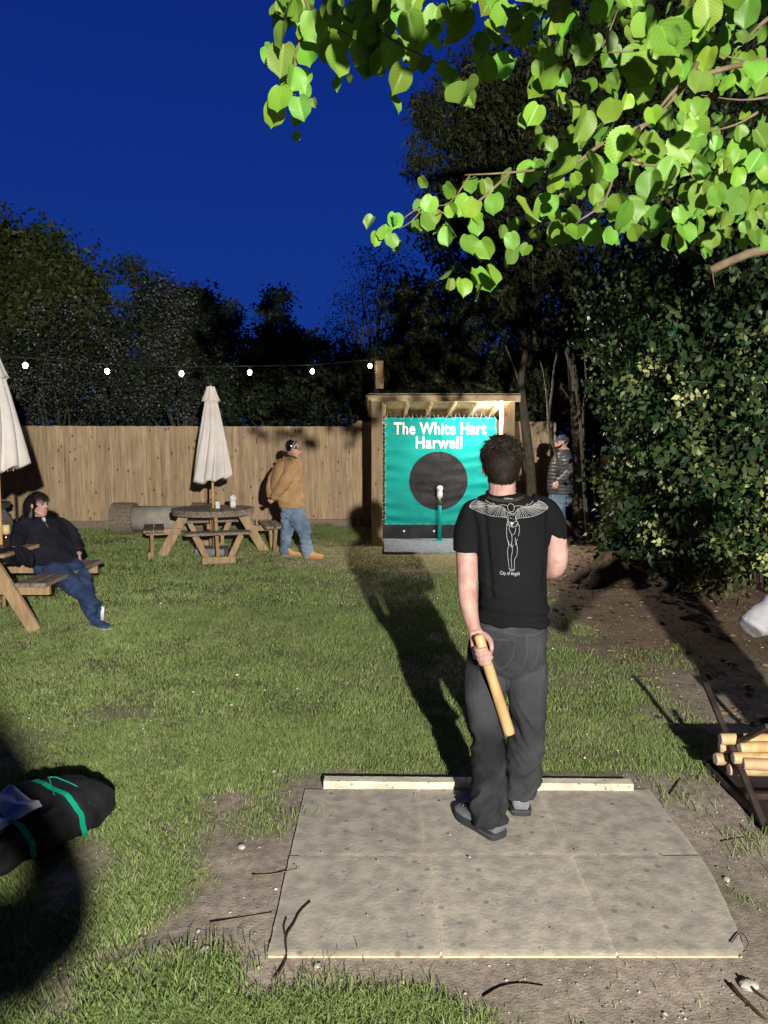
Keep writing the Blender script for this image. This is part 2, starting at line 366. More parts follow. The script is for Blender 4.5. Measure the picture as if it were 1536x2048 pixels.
# ---------------------------------------------------------------- grass blades
def blades(n, x0, x1, y0, y1, hgt, wid, seed, mind=.0, inview=True):
    r = np.random.default_rng(seed); x = r.uniform(x0, x1, n); y = r.uniform(y0, y1, n)
    keep = np.abs(x) < y*.56 + .35 if inview else np.ones(n, bool)
    d = dirt(x, y); keep &= r.random(n) > np.clip(d*1.35, 0, .985)
    keep &= ~((x > SX0-.03) & (x < SX1+.02) & (y > SY0-.03) & (y < SY1+.03))
    keep &= ~((x > -.33) & (x < 1.34) & (y > SY1) & (y < SY1+.22))
    keep &= ~((np.abs(x+.9+.95) < .35) & (y > 15.0)) 
    keep &= ~((x > -.02) & (x < 2.3) & (y > 11.4))
    keep &= y < 14.85 + (x+9)*.08
    clump = vfbm(x+5, y+9, 4.0); keep &= r.random(n) < .35 + 1.3*clump
    x, y, d, clump = x[keep], y[keep], d[keep], clump[keep]; n = len(x); s = straw(x, y)
    h = hgt*r.uniform(.45, 1.25, n)*(.55+.9*clump)*(1-.45*s)*(1-.4*d); a = r.uniform(0, 2*np.pi, n); wv = wid*r.uniform(.7, 1.3, n)/2
    la = r.uniform(0, 2*np.pi, n) ; le = h*r.uniform(.25, 1.1, n)
    z = gz(x, y) - .004; ca, sa = np.cos(a)*wv, np.sin(a)*wv; lx, ly = np.cos(la)*le, np.sin(la)*le
    v = np.empty((n, 5, 3))
    v[:, 0] = np.stack([x-ca, y-sa, z], 1); v[:, 1] = np.stack([x+ca, y+sa, z], 1)
    v[:, 2] = np.stack([x-ca*.8+lx*.35, y-sa*.8+ly*.35, z+h*.62], 1); v[:, 3] = np.stack([x+ca*.8+lx*.35, y+sa*.8+ly*.35, z+h*.62], 1)
    v[:, 4] = np.stack([x+lx, y+ly, z+h], 1)
    b = (np.arange(n)*5)[:, None]; f = (b + np.array([0, 1, 3, 2, 2, 3, 4])).ravel(); per = np.tile([4, 3], n)
    t = r.random((n, 1)); g = np.array([.16, .25, .065])*(1-t) + np.array([.27, .34, .125])*t
    dry = (r.random(n) < .10+.75*s+.18*d)[:, None]; g = np.where(dry, np.array([.42, .38, .22])*(.6+.6*t), g)
    g = g*(.75+.5*clump[:, None]); return v.reshape(-1, 3), f, per, np.repeat(g, 5, 0)
parts = [blades(300000, -2.6, 2.8, 1.9, 4.6, .033, .0032, 1), blades(230000, -4.6, 4.6, 4.6, 7.8, .035, .0046, 2), blades(230000, -9, 6, 7.8, 15.6, .045, .0085, 3)]
# longer tufts
tf = []
rt = np.random.default_rng(99)
def tuft(cx, cy, n, h, rad=.05, seed=0, w_=.0042):
    r = np.random.default_rng(seed+500); x = cx + r.normal(0, rad, n); y = cy + r.normal(0, rad, n); a = r.uniform(0, 6.28, n); wv = w_/2
    hh = h*r.uniform(.5, 1.1, n); la = r.uniform(0, 6.28, n); le = hh*r.uniform(.3, 1.0, n); z = gz(x, y)-.004
    ca, sa = np.cos(a)*wv, np.sin(a)*wv; lx, ly = np.cos(la)*le, np.sin(la)*le; v = np.empty((n, 5, 3))
    v[:, 0] = np.stack([x-ca, y-sa, z], 1); v[:, 1] = np.stack([x+ca, y+sa, z], 1)
    v[:, 2] = np.stack([x-ca*.8+lx*.3, y-sa*.8+ly*.3, z+hh*.65], 1); v[:, 3] = np.stack([x+ca*.8+lx*.3, y+sa*.8+ly*.3, z+hh*.65], 1)
    v[:, 4] = np.stack([x+lx, y+ly, z+hh*.9], 1)
    b = (np.arange(n)*5)[:, None]; f = (b + np.array([0, 1, 3, 2, 2, 3, 4])).ravel(); t = r.random((n, 1))
    g = np.array([.12, .20, .045])*(1-t) + np.array([.26, .31, .12])*t
    return v.reshape(-1, 3), f, np.tile([4, 3], n), np.repeat(g, 5, 0)
k = 0
for i in range(240):
    u = rt.uniform(150, 880); v_ = rt.uniform(2008, 2070) if i < 190 else rt.uniform(1920, 1990)
    if i >= 190: u = rt.uniform(160, 480)
    p = G(u, v_); k += 1; parts.append(tuft(p.x, p.y, 34, .044, .04, k))
for (u, v_, n, h) in [(430, 1935, 160, .07), (330, 1990, 200, .08), (620, 1992, 160, .055), (580, 1640, 80, .06), (530, 1590, 120, .05), (500, 1640, 120, .05), (400, 1650, 140, .05), (340, 1760, 140, .06),
    (300, 1690, 160, .06), (240, 1660, 120, .06), (560, 1560, 120, .05), (1180, 1540, 110, .05), (1360, 1600, 60, .06), (1320, 1545, 90, .06), (1420, 1555, 80, .06), (1536, 1640, 60, .07), (1515, 1700, 60, .07),
    (1500, 1685, 40, .05), (1330, 1330, 120, .07), (1360, 1300, 120, .08), (1300, 1310, 90, .06), (1400, 1340, 90, .06), (1280, 1340, 90, .05), (640, 1045, 200, .12), (660, 1048, 160, .14), (760, 1540, 100, .05), (830, 1542, 100, .05), (560, 1500, 120, .05)]:
    p = G(u, v_); k += 1; p.y = min(p.y, 15.3); parts.append(tuft(p.x, p.y, n, h, .07, k))
off = 0; vs, fs, ps, cs = [], [], [], []
for v, f, p_, c in parts:
    vs.append(v); fs.append(f+off); ps.append(p_); cs.append(c); off += len(v)
npmesh('grass', np.concatenate(vs), np.concatenate(fs), np.concatenate(ps), M['grass'], cols=np.concatenate(cs))['kind'] = 'stuff'
# daisies / fallen petals, gravel, leaf litter: scattered bits, one object each
def scatter(name, n, samp, size, mt, cols, seed, flat=.35, lift=.01, filt=None):
    r = np.random.default_rng(seed); xy = samp(r, n); x, y = xy[:, 0], xy[:, 1]
    if filt is not None: kk = filt(x, y, r); x, y = x[kk], y[kk]
    n = len(x); s = size*r.lognormal(0, .45, n); z = gz(x, y)+lift; a = r.uniform(0, 6.28, n)
    u8 = np.array([[1, 0, 0], [.3, .9, 0], [-.8, .6, 0], [-1, -.3, 0], [-.1, -1, 0], [.7, -.7, 0], [.1, .05, 1], [0, 0, -1]])
    v = u8[None] * (1+r.uniform(-.25, .25, (n, 8, 3))); vx = v[:, :, 0]*np.cos(a)[:, None]-v[:, :, 1]*np.sin(a)[:, None]; vy = v[:, :, 0]*np.sin(a)[:, None]+v[:, :, 1]*np.cos(a)[:, None]
    v = np.stack([vx*s[:, None]+x[:, None], vy*s[:, None]+y[:, None], v[:, :, 2]*s[:, None]*flat + z[:, None]], 2)
    f = np.array([[i, (i+1) % 6, 6] for i in range(6)] + [[(i+1) % 6, i, 7] for i in range(6)]).ravel()
    fc = (np.arange(n)[:, None]*8 + f[None]).ravel(); c = np.array(cols)[r.integers(0, len(cols), n)]*r.uniform(.7, 1.2, (n, 1))
    return tag(npmesh(name, v.reshape(-1, 3), fc, 3, mt, cols=np.repeat(c, 8, 0)), kind='stuff')
box = lambda x0, x1, y0, y1: (lambda r, n: np.stack([r.uniform(x0, x1, n), r.uniform(y0, y1, n)], 1))
inslab = lambda x, y: (x > SX0) & (x < SX1) & (y > SY0) & (y < SY1)
scatter('daisies', 900, box(-6, 2.2, 3.5, 13), .0045, M['blossom'], [(.75, .75, .68), (.8, .8, .75)], 21, .6, .035, lambda x, y, r: (dirt(x, y) < .3) & (vfbm(x, y, .9) > .47))
scatter('gravel', 6500, box(-1.5, 2.6, 2.0, 6.8), .0031, M['blossom'], [(.42, .38, .33), (.30, .26, .22), (.16, .13, .11), (.55, .52, .48)], 22, .6, .003, lambda x, y, r: (dirt(x, y) > .45) & ~inslab(x, y))
scatter('leaf_litter', 5200, box(1.0, 5.5, 4.4, 13.5), .016, M['blossom'], [(.22, .13, .06), (.32, .22, .12), (.10, .06, .035), (.42, .34, .22), (.05, .035, .025)], 23, .25, .01, lambda x, y, r: (dirt(x, y) > .4) & (r.random(len(x)) < .35+.65*sstep(6.5, 9, y)))
scatter('slab_grit', 200, box(SX0, SX1-.08, SY0, SY1), .0020, M['blossom'], [(.5, .46, .4), (.2, .17, .14)], 24, .6, .032)
# individually visible stones
stones = [(483, 1693, .02), (548, 1547, .02), (552, 1553, .012), (1387, 1793, .022), (1372, 1800, .014), (1453, 1763, .018), (1497, 1975, .030), (1515, 1568, .035), (1512, 1160, .03), (635, 1937, .018), (412, 1902, .02), (1296, 1788, .012)]
def rock(mb, c, r, seed):
    rr = random.Random(seed); b = len(mb.v); mb.ell(c, (r*rr.uniform(.9, 1.4), r*rr.uniform(.7, 1), r*.6), Matrix.Rotation(rr.random()*6, 3, 'Z'), 9, 6)
    for i in range(b, len(mb.v)):
        p = V(mb.v[i]); d = p-V(c); mb.v[i] = tuple(V(c) + d*(1+.25*noise.noise(p*40+V((seed, 0, 0)))))
pos = ['beside the left edge of the paving slabs', 'in the earth behind the left end of the throwing line', 'smallest, just behind the left end of the throwing line', 'white chip in the earth right of the slabs', 'beside the white chip right of the slabs', 'in the trodden earth at the far right of the slabs', 'large and grey at the lower right corner', 'under the stick trestle', 'near the hedge foot at right', 'in the earth in front of the slabs', 'at the grass edge left of the slabs', 'lying on the right hand slab edge']
for i, (u, v_, r) in enumerate(stones):
    mb = MB(); p = G(u, v_); z = gzf(p.x, p.y); rock(mb, V((p.x, p.y, z + r*.3)), r*.8, i)
    tag(mb.build('stone', M['stone'], loc=(p.x, p.y, z)), 'pale stone ' + pos[i], 'stone', 'loose stones around the paving')
# ---------------------------------------------------------------- paving slabs
mb = MB(); cols = [SX0, SX0+.595, SX0+1.195, SX1]; rows = [SY0, G(700, 1719).y, SY1]
for j in range(2):
    for i in range(3):
        x0, x1, y0, y1 = cols[i]+.0035, cols[i+1]-.0035, rows[j]+.0035, rows[j+1]-.0035
        if j == 1: x0 -= .0 if i == 0 else .02; x1 -= .02 if i < 2 else 0
        N = 26; t = random.uniform(.92, 1.08); b = len(mb.v)
        for a in range(N+1):
            for c in range(N+1):
                y = y0+(y1-y0)*c/N; xe = x1 - ((.10*(1-c/N)**1.5 if j == 0 else .0) if i == 2 else 0); x = x0+(xe-x0)*a/N; ed = min(a, N-a, c, N-c)
                z = .0198 + .0012*fbm(x*3, y*3, i+j*3) + .0006*fbm(x*16, y*16, 4) - (.0012 if ed == 0 else 0)
                if a in (0, N): x += .003*noise.noise(V((x*9, y*25, 1)))
                if c in (0, N): y += .004*noise.noise(V((x*25, y*9, 2)))
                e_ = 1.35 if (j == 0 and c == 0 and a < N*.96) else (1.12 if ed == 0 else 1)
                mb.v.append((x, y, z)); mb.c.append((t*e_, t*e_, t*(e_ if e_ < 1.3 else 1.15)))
        for a in range(N):
            for c in range(N): q_ = b+a*(N+1)+c; mb.f.append((q_, q_+N+1, q_+N+2, q_+1)); mb.m.append(0)
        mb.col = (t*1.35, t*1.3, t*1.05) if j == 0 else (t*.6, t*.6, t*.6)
        mb.box(((x0+x1)/2-(.055 if i == 2 and j == 0 else 0), (y0+y1)/2, -.012), (x1-x0-.003-(.11 if i == 2 and j == 0 else 0), y1-y0-.003, .046)); mb.col = (1, 1, 1)
mb.col = (1.25, 1.2, 1.1); mb.box(((SX0+SX1)/2-.06, (SY0+SY1)/2, -.0045), (SX1-SX0-.20, SY1-SY0-.03, .044)); mb.col = (1, 1, 1)
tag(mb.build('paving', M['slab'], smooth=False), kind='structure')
# throwing line
mb = MB(); a = G(647, 1584); b = G(1268, 1590); mb.beam((a.x, a.y+.035, .026), (b.x, b.y+.035, .026), .062, .058, bev=.004)
tag(mb.build('throwing_line', M['board'], loc=(.5, a.y, 0)), 'pale weathered concrete strip lying across the back of the slabs', 'throwing line')
# ---------------------------------------------------------------- twigs
def twig(pts, rad, label, mt='twig', lift=.006):
    q = [G(u, v_) for u, v_ in pts]; q = [V((p.x, p.y, max(gzf(p.x, p.y), .019 if inslab(p.x, p.y) else -1)+lift+rad)) for p in q]
    mb = MB(); mb.tube(q, [rad*(1-.6*i/len(q)) for i in range(len(q))], 6, 3)
    o = mb.build('fallen_twig', M[mt], smooth=True, loc=tuple(q[0])); tag(o, label, 'twig', 'twigs fallen on the ground')
M['twigd'] = mat('twig_dark', (.05, .03, .018), rough=.9)
twig([(550, 1965), (572, 1925), (572, 1890), (588, 1862), (600, 1838), (621, 1817)], .0045, 'long dark forked twig on the left front slab', 'twigd')
twig([(572, 1890), (568, 1868), (573, 1850)], .0035, 'short dark twig branching from the long one on the left slab', 'twigd')
twig([(505, 1752), (545, 1754), (600, 1749)], .003, 'thin reddish twig crossing the left edge of the slabs')
twig([(420, 1848), (470, 1840), (545, 1832)], .003, 'pale root like twig in the earth left of the slabs')
twig([(968, 2003), (1000, 1984), (1040, 1977), (1090, 1982)], .0035, 'curved pale twig in the earth before the middle slab')
twig([(1342, 1594), (1352, 1578), (1361, 1562)], .005, 'pale curved stick right of the throwing line')
twig([(1445, 1688), (1490, 1682), (1536, 1692)], .004, 'thin pale twig near the dark board at right')
twig([(1460, 1975), (1490, 2010), (1530, 2048)], .007, 'thick dark twig at the lower right corner', 'twigd')
twig([(1480, 1960), (1510, 1990), (1536, 2010)], .006, 'dark twig beside the large stone at lower right', 'twigd')
twig([(1120, 1270), (1160, 1262), (1190, 1268)], .008, 'pale twig on the bare earth right of the thrower')
twig([(1280, 1180), (1305, 1179), (1312, 1183)], .010, 'short pale stick below the hedge')
twig([(497, 1109), (520, 1108), (545, 1107)], .014, 'short pale stick on the grass beside the tan boots')
twig([(1462, 1900), (1480, 1880), (1496, 1902), (1478, 1922)], .0022, 'wiry forked stalk at the right front slab corner', 'twigd')
# ================================================================ FENCES
def fenceline(name, label, a, b, top, splits, seed, step=None, gravel=True, jit=.006, tone=1.0):
    t = thing(name, label, 'fence', ((a[0]+b[0])/2, (a[1]+b[1])/2, 0)); a, b = V((*a, 0)), V((*b, 0)); d = (b-a); L = d.length; d.normalize(); n = V((d.y, -d.x, 0))
    if n.y > 0 or (abs(n.y) < .01 and n.x > 0): n = -n
    rr = random.Random(seed); m = Matrix((d, -n, V((0, 0, 1)))).transposed()
    for s0, s1 in zip(splits[:-1], splits[1:]):
        mb = MB(); x = s0
        while x < s1-.02:
            w_ = min(.098+rr.uniform(-.004, .004), s1-x); tn = rr.uniform(.82, 1.12)*tone; mb.col = (tn, tn*rr.uniform(.95, 1.02), tn*rr.uniform(.9, 1.0))
            h = top(x) + rr.uniform(-.004, .004); c = a + d*(x+w_/2) + n*(.012+rr.uniform(0, .002))
            mr = m @ Matrix.Rotation(R(6), 3, 'Z'); z0 = .17 if gravel else .03
            mb.box(c + V((0, 0, (h+z0)/2)), (w_+.012, .014, h-z0), mr); x += w_
        mb.build('fence_panel', M['fence'], t)
        if gravel:
            g = MB(); g.bevbox(a+d*((s0+s1)/2)+V((0, 0, .065)), (s1-s0-.1, .03, .20), m, .004); g.build('gravel_board', M['weath'], t)
    for s0 in splits:
        p = MB(); p.col = (1.15*tone, 1.12*tone, 1.05*tone); h = top(min(s0, L-.01)); p.bevbox(a+d*s0+n*.028+V((0, 0, h/2-.02)), (.062, .03, h-.02), m, .004); p.build('fence_post', M['fence'], t)
    return t
FA, FB = (-9.6, 14.75), (3.6, 15.75); FL = math.hypot(FB[0]-FA[0], FB[1]-FA[1])
def ftop(s):
    x = FA[0] + s/FL*(FB[0]-FA[0])
    if x < -.78: return 2.09
    if x < -.55: return 2.09 + (x+.78)/.23*.12
    return 2.20
sp_ = lambda x: (x-FA[0])/(FB[0]-FA[0])*FL
fenceline('wooden_fence', 'long pale closeboard fence across the back of the garden', FA, FB, ftop, [0, sp_(-8.5), sp_(-5.52), sp_(-2.63), sp_(-.55), sp_(2.2), FL], 3)
fenceline('boundary_fence', 'low timber fence behind the hedge along the right side', (4.55, 15.6), (4.35, 5.0), lambda s: 1.5, [0, 2.7, 5.4, 8.1, 10.6], 5, gravel=False, tone=1.0)
t = thing('metal_railing', 'thin dark metal railing in front of the right side fence', 'railing', (4.2, 8, 0))
mb = MB(); 
for z in (.12, .95): mb.beam((4.33, 13.5, z), (4.18, 5.2, z), .02, .025)
for i in range(70): y = 5.3+i*.115; mb.tube([(4.18+(y-5.2)*.018, y, 0), (4.18+(y-5.2)*.018, y, 1.0)], .007, 5)
mb.build('railing_panel', M['iron'], t)
# ================================================================ SHELTER
sh = thing('timber_shelter', 'open fronted timber shelter with sloping roof round the green banner', 'shelter', (1.0, 13.0, 0))
XL, XR, YF, YB = P(754, 900, 12.5).x, P(1016, 900, 12.5).x, 12.5, 14.3
for x, w_ in ((XL, .185), (XR, .20)):
    mb = MB(); mb.bevbox((x, YF, 1.235), (w_, .10, 2.47), b=.006); mb.build('post', M['post'], sh)
for x in (XL+.02, XR-.02):
    mb = MB(); mb.bevbox((x, YB, 1.1), (.10, .10, 2.2)); mb.build('post', M['post'], sh)
mb = MB(); a = P(736, 795, YF-.1); b = P(1041, 797, YF-.1); mb.beam((a.x, YF-.085, a.z), (b.x, YF-.085, a.z), .05, .135); mb.build('fascia_beam', M['shed'], sh)
for i in range(6):
    x = XL+.12 + (XR-XL-.24)*i/5; mb = MB(); mb.beam((x, YF-.03, 2.44), (x, YB+.1, 2.20), .05, .10, up=(0, 0, 1)); mb.build('rafter', M['pine'], sh)
mb = MB(); mb.beam(((XL+XR)/2, YF-.14, 2.525), ((XL+XR)/2, YB+.2, 2.27), XR-XL+.36, .02); mb.build('roof_board', M['pine'], sh)
mb = MB(); mb.beam(((XL+XR)/2, YF-.16, 2.545), ((XL+XR)/2, YB+.22, 2.29), XR-XL+.40, .012); mb.build('roof_felt', M['black'], sh)
mb = MB(); mb.beam((XL-.02, YB+.02, 2.13), (XR+.02, YB+.02, 2.13), .05, .14); mb.build('back_beam', M['pine'], sh)
mb = MB(); y = 0
for i in range(13): mb.bevbox(((XL+XR)/2, YB+.08, .12+i*.165), (XR-XL+.1, .018, .158), b=.003)
mb.build('back_wall', M['shed'], sh)
for x, s_ in ((XL-.055, 1), (XR+.03, -1)):
    mb = MB()
    for i in range(13): mb.bevbox((x, (YF+YB)/2+.05, .12+i*.165), (.018, YB-YF-.1, .158), b=.003)
    mb.build('side_wall', M['pine'], sh)
mb = MB(); mb.bevbox((XR-.10, YF+.11, 1.22), (.06, .05, 2.3)); mb.build('inner_batten', M['pine'], sh)
mb = MB(); c = P(757, 750, YF); mb.bevbox((c.x+.02, YF-.02, 2.88), (.13, .09, .46)); mb.build('mast', M['post'], sh)
mb = MB(); mb.tube([(c.x-.055, YF-.09, 2.56), (c.x-.055, YF-.09, 3.16), (c.x+.09, YF-.09, 3.16)], .008, 6); mb.build('mast_bracket', M['iron'], sh)
# lamp inside the shelter
lt = thing('work_light', 'small bright LED work light in the top right corner of the shelter', 'lamp', tuple(P(1003, 812, 12.62)))
lp = P(1003, 812, 12.62)
mb = MB(); mb.bevbox(lp + V((0, .03, 0)), (.09, .03, .07)); mb.build('housing', M['iron'], lt)
mb = MB(); mb.bevbox(lp + V((0, .0, -.002)), (.075, .012, .05)); mb.build('lens', M['led'], lt)
l = bpy.data.lights.new('work_light_glow', 'POINT'); l.energy = 340; l.color = (1.0, .95, .84); l.shadow_soft_size = .03
lo = bpy.data.objects.new('work_light_glow', l); scene.collection.objects.link(lo); lo.location = lp + V((-.06, -.14, -.04))
# ---------------------------------------------------------------- banner
BY = 13.55; bl = P(770, 835, BY); br = P(989, 1050, BY); BX0, BX1, BZ0, BZ1 = bl.x, br.x+.01, br.z, bl.z
def by(x, z):
    """banner surface depth (y) at x,z: sagging horizontal creases between the eyelets"""
    s = (x-BX0)/(BX1-BX0); t = (z-BZ0)/(BZ1-BZ0); e_ = min(s, 1-s)
    y = BY + .035*math.sin(math.pi*s)*math.sin(math.pi*t)
    y += .020*noise.noise(V((x*.7, z*7+x*1.3*(1 if s < .5 else -1), 1)))*(1 if t < .72 else .35)
    y += .015*math.exp(-e_*5)*math.sin(z*26+4*s)*(1 if t < .74 else .3)
    y += .008*math.exp(-abs(t-.30)*45) + .007*math.exp(-abs(t-.675)*45)
    y += .004*fbm(x*5, z*9, 2)
    return y
ban = thing('banner', 'turquoise lettered banner with black target disc laced inside the shelter', 'banner', ((BX0+BX1)/2, BY, BZ0))
NX, NZ = 130, 130; mb = MB()
for j in range(NZ+1):
    for i in range(NX+1):
        s, t = i/NX, j/NZ; x = BX0+(BX1-BX0)*s; z = BZ0+(BZ1-BZ0)*t
        x += .004*math.sin(t*math.pi*12)*(-1 if s < .5 else 1)*abs(2*s-1)**14; z += -.006*math.cos(s*math.pi*14)*(abs(2*t-1)**14)*(1 if t > .5 else -1)
        mb.v.append((x, by(x, z), z)); mb.c.append((1, 1, 1))
for j in range(NZ):
    for i in range(NX): a = j*(NX+1)+i; mb.f.append((a, a+1, a+NX+2, a+NX+1)); mb.m.append(0)
mb.build('sheet', M['teal'], ban, smooth=True)
dc = P(877, 962, BY); dr = 58.5/1480*BY; mb = MB(); rs = 24; na = 72
mb.v.append((dc.x, by(dc.x, dc.z)-.004, dc.z)); mb.c.append((1, 1, 1))
for k in range(1, rs+1):
    for i in range(na):
        a = 2*math.pi*i/na; x = dc.x+dr*k/rs*math.cos(a); z = dc.z+dr*k/rs*math.sin(a); mb.v.append((x, by(x, z)-.004, z)); mb.c.append((1, 1, 1))
for i in range(na): mb.f.append((0, 1+i, 1+(i+1) % na)); mb.m.append(0)
for k in range(rs-1):
    for i in range(na): a = 1+k*na+i; b = 1+k*na+(i+1) % na; mb.f.append((a, a+na, b+na, b)); mb.m.append(0)
mb.build('target_disc', M['bblack'], ban, smooth=True)
def text_mesh(body, size, off=0.0, space=1.0, res=6):
    c = bpy.data.curves.new('t', 'FONT'); c.body = body; c.size = size; c.offset = off; c.space_character = space; c.align_x = 'CENTER'; c.align_y = 'CENTER'; c.resolution_u = res
    o = bpy.data.objects.new('t', c); scene.collection.objects.link(o); dg = bpy.context.evaluated_depsgraph_get(); dg.update()
    me = bpy.data.meshes.new_from_object(o.evaluated_get(dg)); bpy.data.objects.remove(o); return me
def text_on(body, name, size, wid, cx, cz, fn, mt, parent, off=0, shear=0, cuts=2, space=1.0):
    """flat text laid on the surface y = fn(x, z), scaled to width wid, cap height size"""
    me = text_mesh(body, 1.0, off, space); bm = bmesh.new(); bm.from_mesh(me)
    bmesh.ops.triangulate(bm, faces=bm.faces[:])
    bmesh.ops.subdivide_edges(bm, edges=[e for e in bm.edges if e.calc_length() > .15], cuts=cuts, use_grid_fill=False); bmesh.ops.triangulate(bm, faces=bm.faces[:])
    xs = [v.co.x for v in bm.verts]; ys = [v.co.y for v in bm.verts]; x0, x1, y0, y1 = min(xs), max(xs), min(ys), max(ys)
    for v in bm.verts:
        x = cx + ((v.co.x-(x0+x1)/2)/(x1-x0))*wid; z = cz + ((v.co.y-(y0+y1)/2)/(y1-y0))*size; v.co = V((x, fn(x, z), z))
    bm.to_mesh(me); bm.free(); return put(me, name, mt, parent, False)
bt = lambda x, z: by(x, z)-.006
c = P(880, 857, BY); text_on("The White Hart", 'lettering', 24/1480*BY, 184/1480*BY, c.x, c.z, bt, M['white'], ban, .020, space=1.07)
c = P(878, 885, BY); text_on("Harwell", 'lettering', 24/1480*BY, 92/1480*BY, c.x, c.z, bt, M['white'], ban, .020, space=1.07)
mb = MB(); N = 13
for side in ('top', 'left', 'right', 'bottom'):
    for i in range(N):
        t0, t1, t2 = (i+.1)/N, (i+.5)/N, (i+.9)/N
        if side == 'top': a, b, c = (BX0+(BX1-BX0)*t0, BY-.01, BZ1-.03), (BX0+(BX1-BX0)*t1, BY+.15, BZ1+.13), (BX0+(BX1-BX0)*t2, BY-.01, BZ1-.03)
        elif side == 'bottom': a, b, c = (BX0+(BX1-BX0)*t0, BY-.01, BZ0+.02), (BX0+(BX1-BX0)*t1, BY+.1, BZ0-.05), (BX0+(BX1-BX0)*t2, BY-.01, BZ0+.02)
        else:
            x, xo = (BX0+.02, XL+.05) if side == 'left' else (BX1-.02, XR-.07)
            a, b, c = (x, BY-.01, BZ0+(BZ1-BZ0)*t0), (xo, BY-.12, BZ0+(BZ1-BZ0)*t1), (x, BY-.01, BZ0+(BZ1-BZ0)*t2)
        mb.tube([a, b, c], .0035, 5)
mb.build('lacing_rope', M['rope'], ban)
# lower black board with bolts, carpet platform
bb = thing('kickboard', 'black rubber board with bolt heads under the banner', 'board', ((XL+XR)/2, 13.5, 0))
mb = MB(); a = P(768, 1062, 13.5); mb.bevbox(((XL+XR)/2, 13.5, .13), (XR-XL-.2, .05, .25)); mb.build('panel', M['black'], bb)
for u, v_ in ((808, 1062), (868, 1060), (925, 1062), (975, 1062)):
    c = P(u, v_, 13.47); mb = MB(); mb.ell((c.x, 13.475, .14), (.02, .015, .02)); mb.build('bolt', M['white'], bb, True)
mt_ = MB(); a = G(768, 1110); mt_.bevbox(((a.x + XR)/2 -.05, (11.55+13.2)/2, .025), (XR-a.x-.1, 13.2-11.55, .035), b=.008)
tag(mt_.build('carpet_mat', M['carpet'], loc=(.9, 12.4, 0)), 'flat grey carpeted mat on the ground before the banner', 'mat')
# the doll on its iron
dp = G(879, 1086); dY = dp.y; dl = thing('doll_stand', 'turquoise post standing on the grey mat before the black disc', 'stand', (dp.x, dY, .04))
z1 = P(879, 1003, dY).z; z2 = P(879, 972, dY).z
mb = MB(); mb.lathe((dp.x, dY, 0), [(.11, .04), (.11, .05), (.04, .055)], 16); mb.build('foot', M['green'], dl)
mb = MB(); mb.lathe((dp.x, dY, 0), [(.034, .05), (.034, z1)], 14); mb.build('post', M['teal'], dl, True)
mb = MB(); mb.lathe((dp.x-.0, dY, 0), [(.036, z1-.06), (.036, z1)], 14); mb.build('collar', M['iron'], dl, True)
mb = MB(); mb.lathe((dp.x, dY, 0), [(.016, z1), (.016, z1+.045)], 12); mb.lathe((dp.x, dY, 0), [(.03, z1+.04), (.03, z1+.055)], 12); mb.build('swivel', M['steel'], dl, True)
h = z2 - z1 - .05
dd_ = MB(); dd_.lathe((dp.x, dY, z1+.055), [(.02, 0), (.042, h*.08), (.048, h*.3), (.045, h*.48), (.038, h*.56), (.046, h*.66), (.056, h*.8), (.048, h*.93), (.02, h)], 18)
tag(dd_.build('doll', M['doll'], smooth=True, loc=(dp.x, dY, z1+.055)), 'chipped white skittle doll balanced on the turquoise post', 'doll')
# ================================================================ STRING LIGHTS
bz = [3.02, 2.885, 2.82, 2.76, 2.75, 2.78]; sl = thing('string_lights', 'festoon string of lit bulbs hanging above the garden fence', 'string lights', (-2.3, 11.4, 2.9)); cab = [V((P(757, 722, 12.4).x, 12.38, 3.12))]
for i, z in enumerate(bz):
    x, y = -.23-.91*i, 12.4-.48*i; cab.append(V((x, y, z+.10)))
    mb = MB(); mb.ell((x, y, z), (.032, .032, .040)); bo = mb.build('bulb', M['bulb'], sl, True)
    mb = MB(); mb.lathe((x, y, z+.03), [(.016, 0), (.019, .02), (.017, .065)], 10); mb.build('socket', M['cable'], bo, True)
    pl = bpy.data.lights.new('bulb_glow', 'POINT'); pl.energy = 1.6; pl.color = (1, .84, .62); pl.shadow_soft_size = .03
    po = bpy.data.objects.new('bulb_glow', pl); scene.collection.objects.link(po); po.location = (x, y-.05, z-.06)
cab.append(V((-6.2, 9.2, 2.98))); cab.append(V((-8, 8.3, 3.1))); mb = MB(); mb.tube(cab, .0055, 5, 4); mb.build('cable', M['cable'], sl)
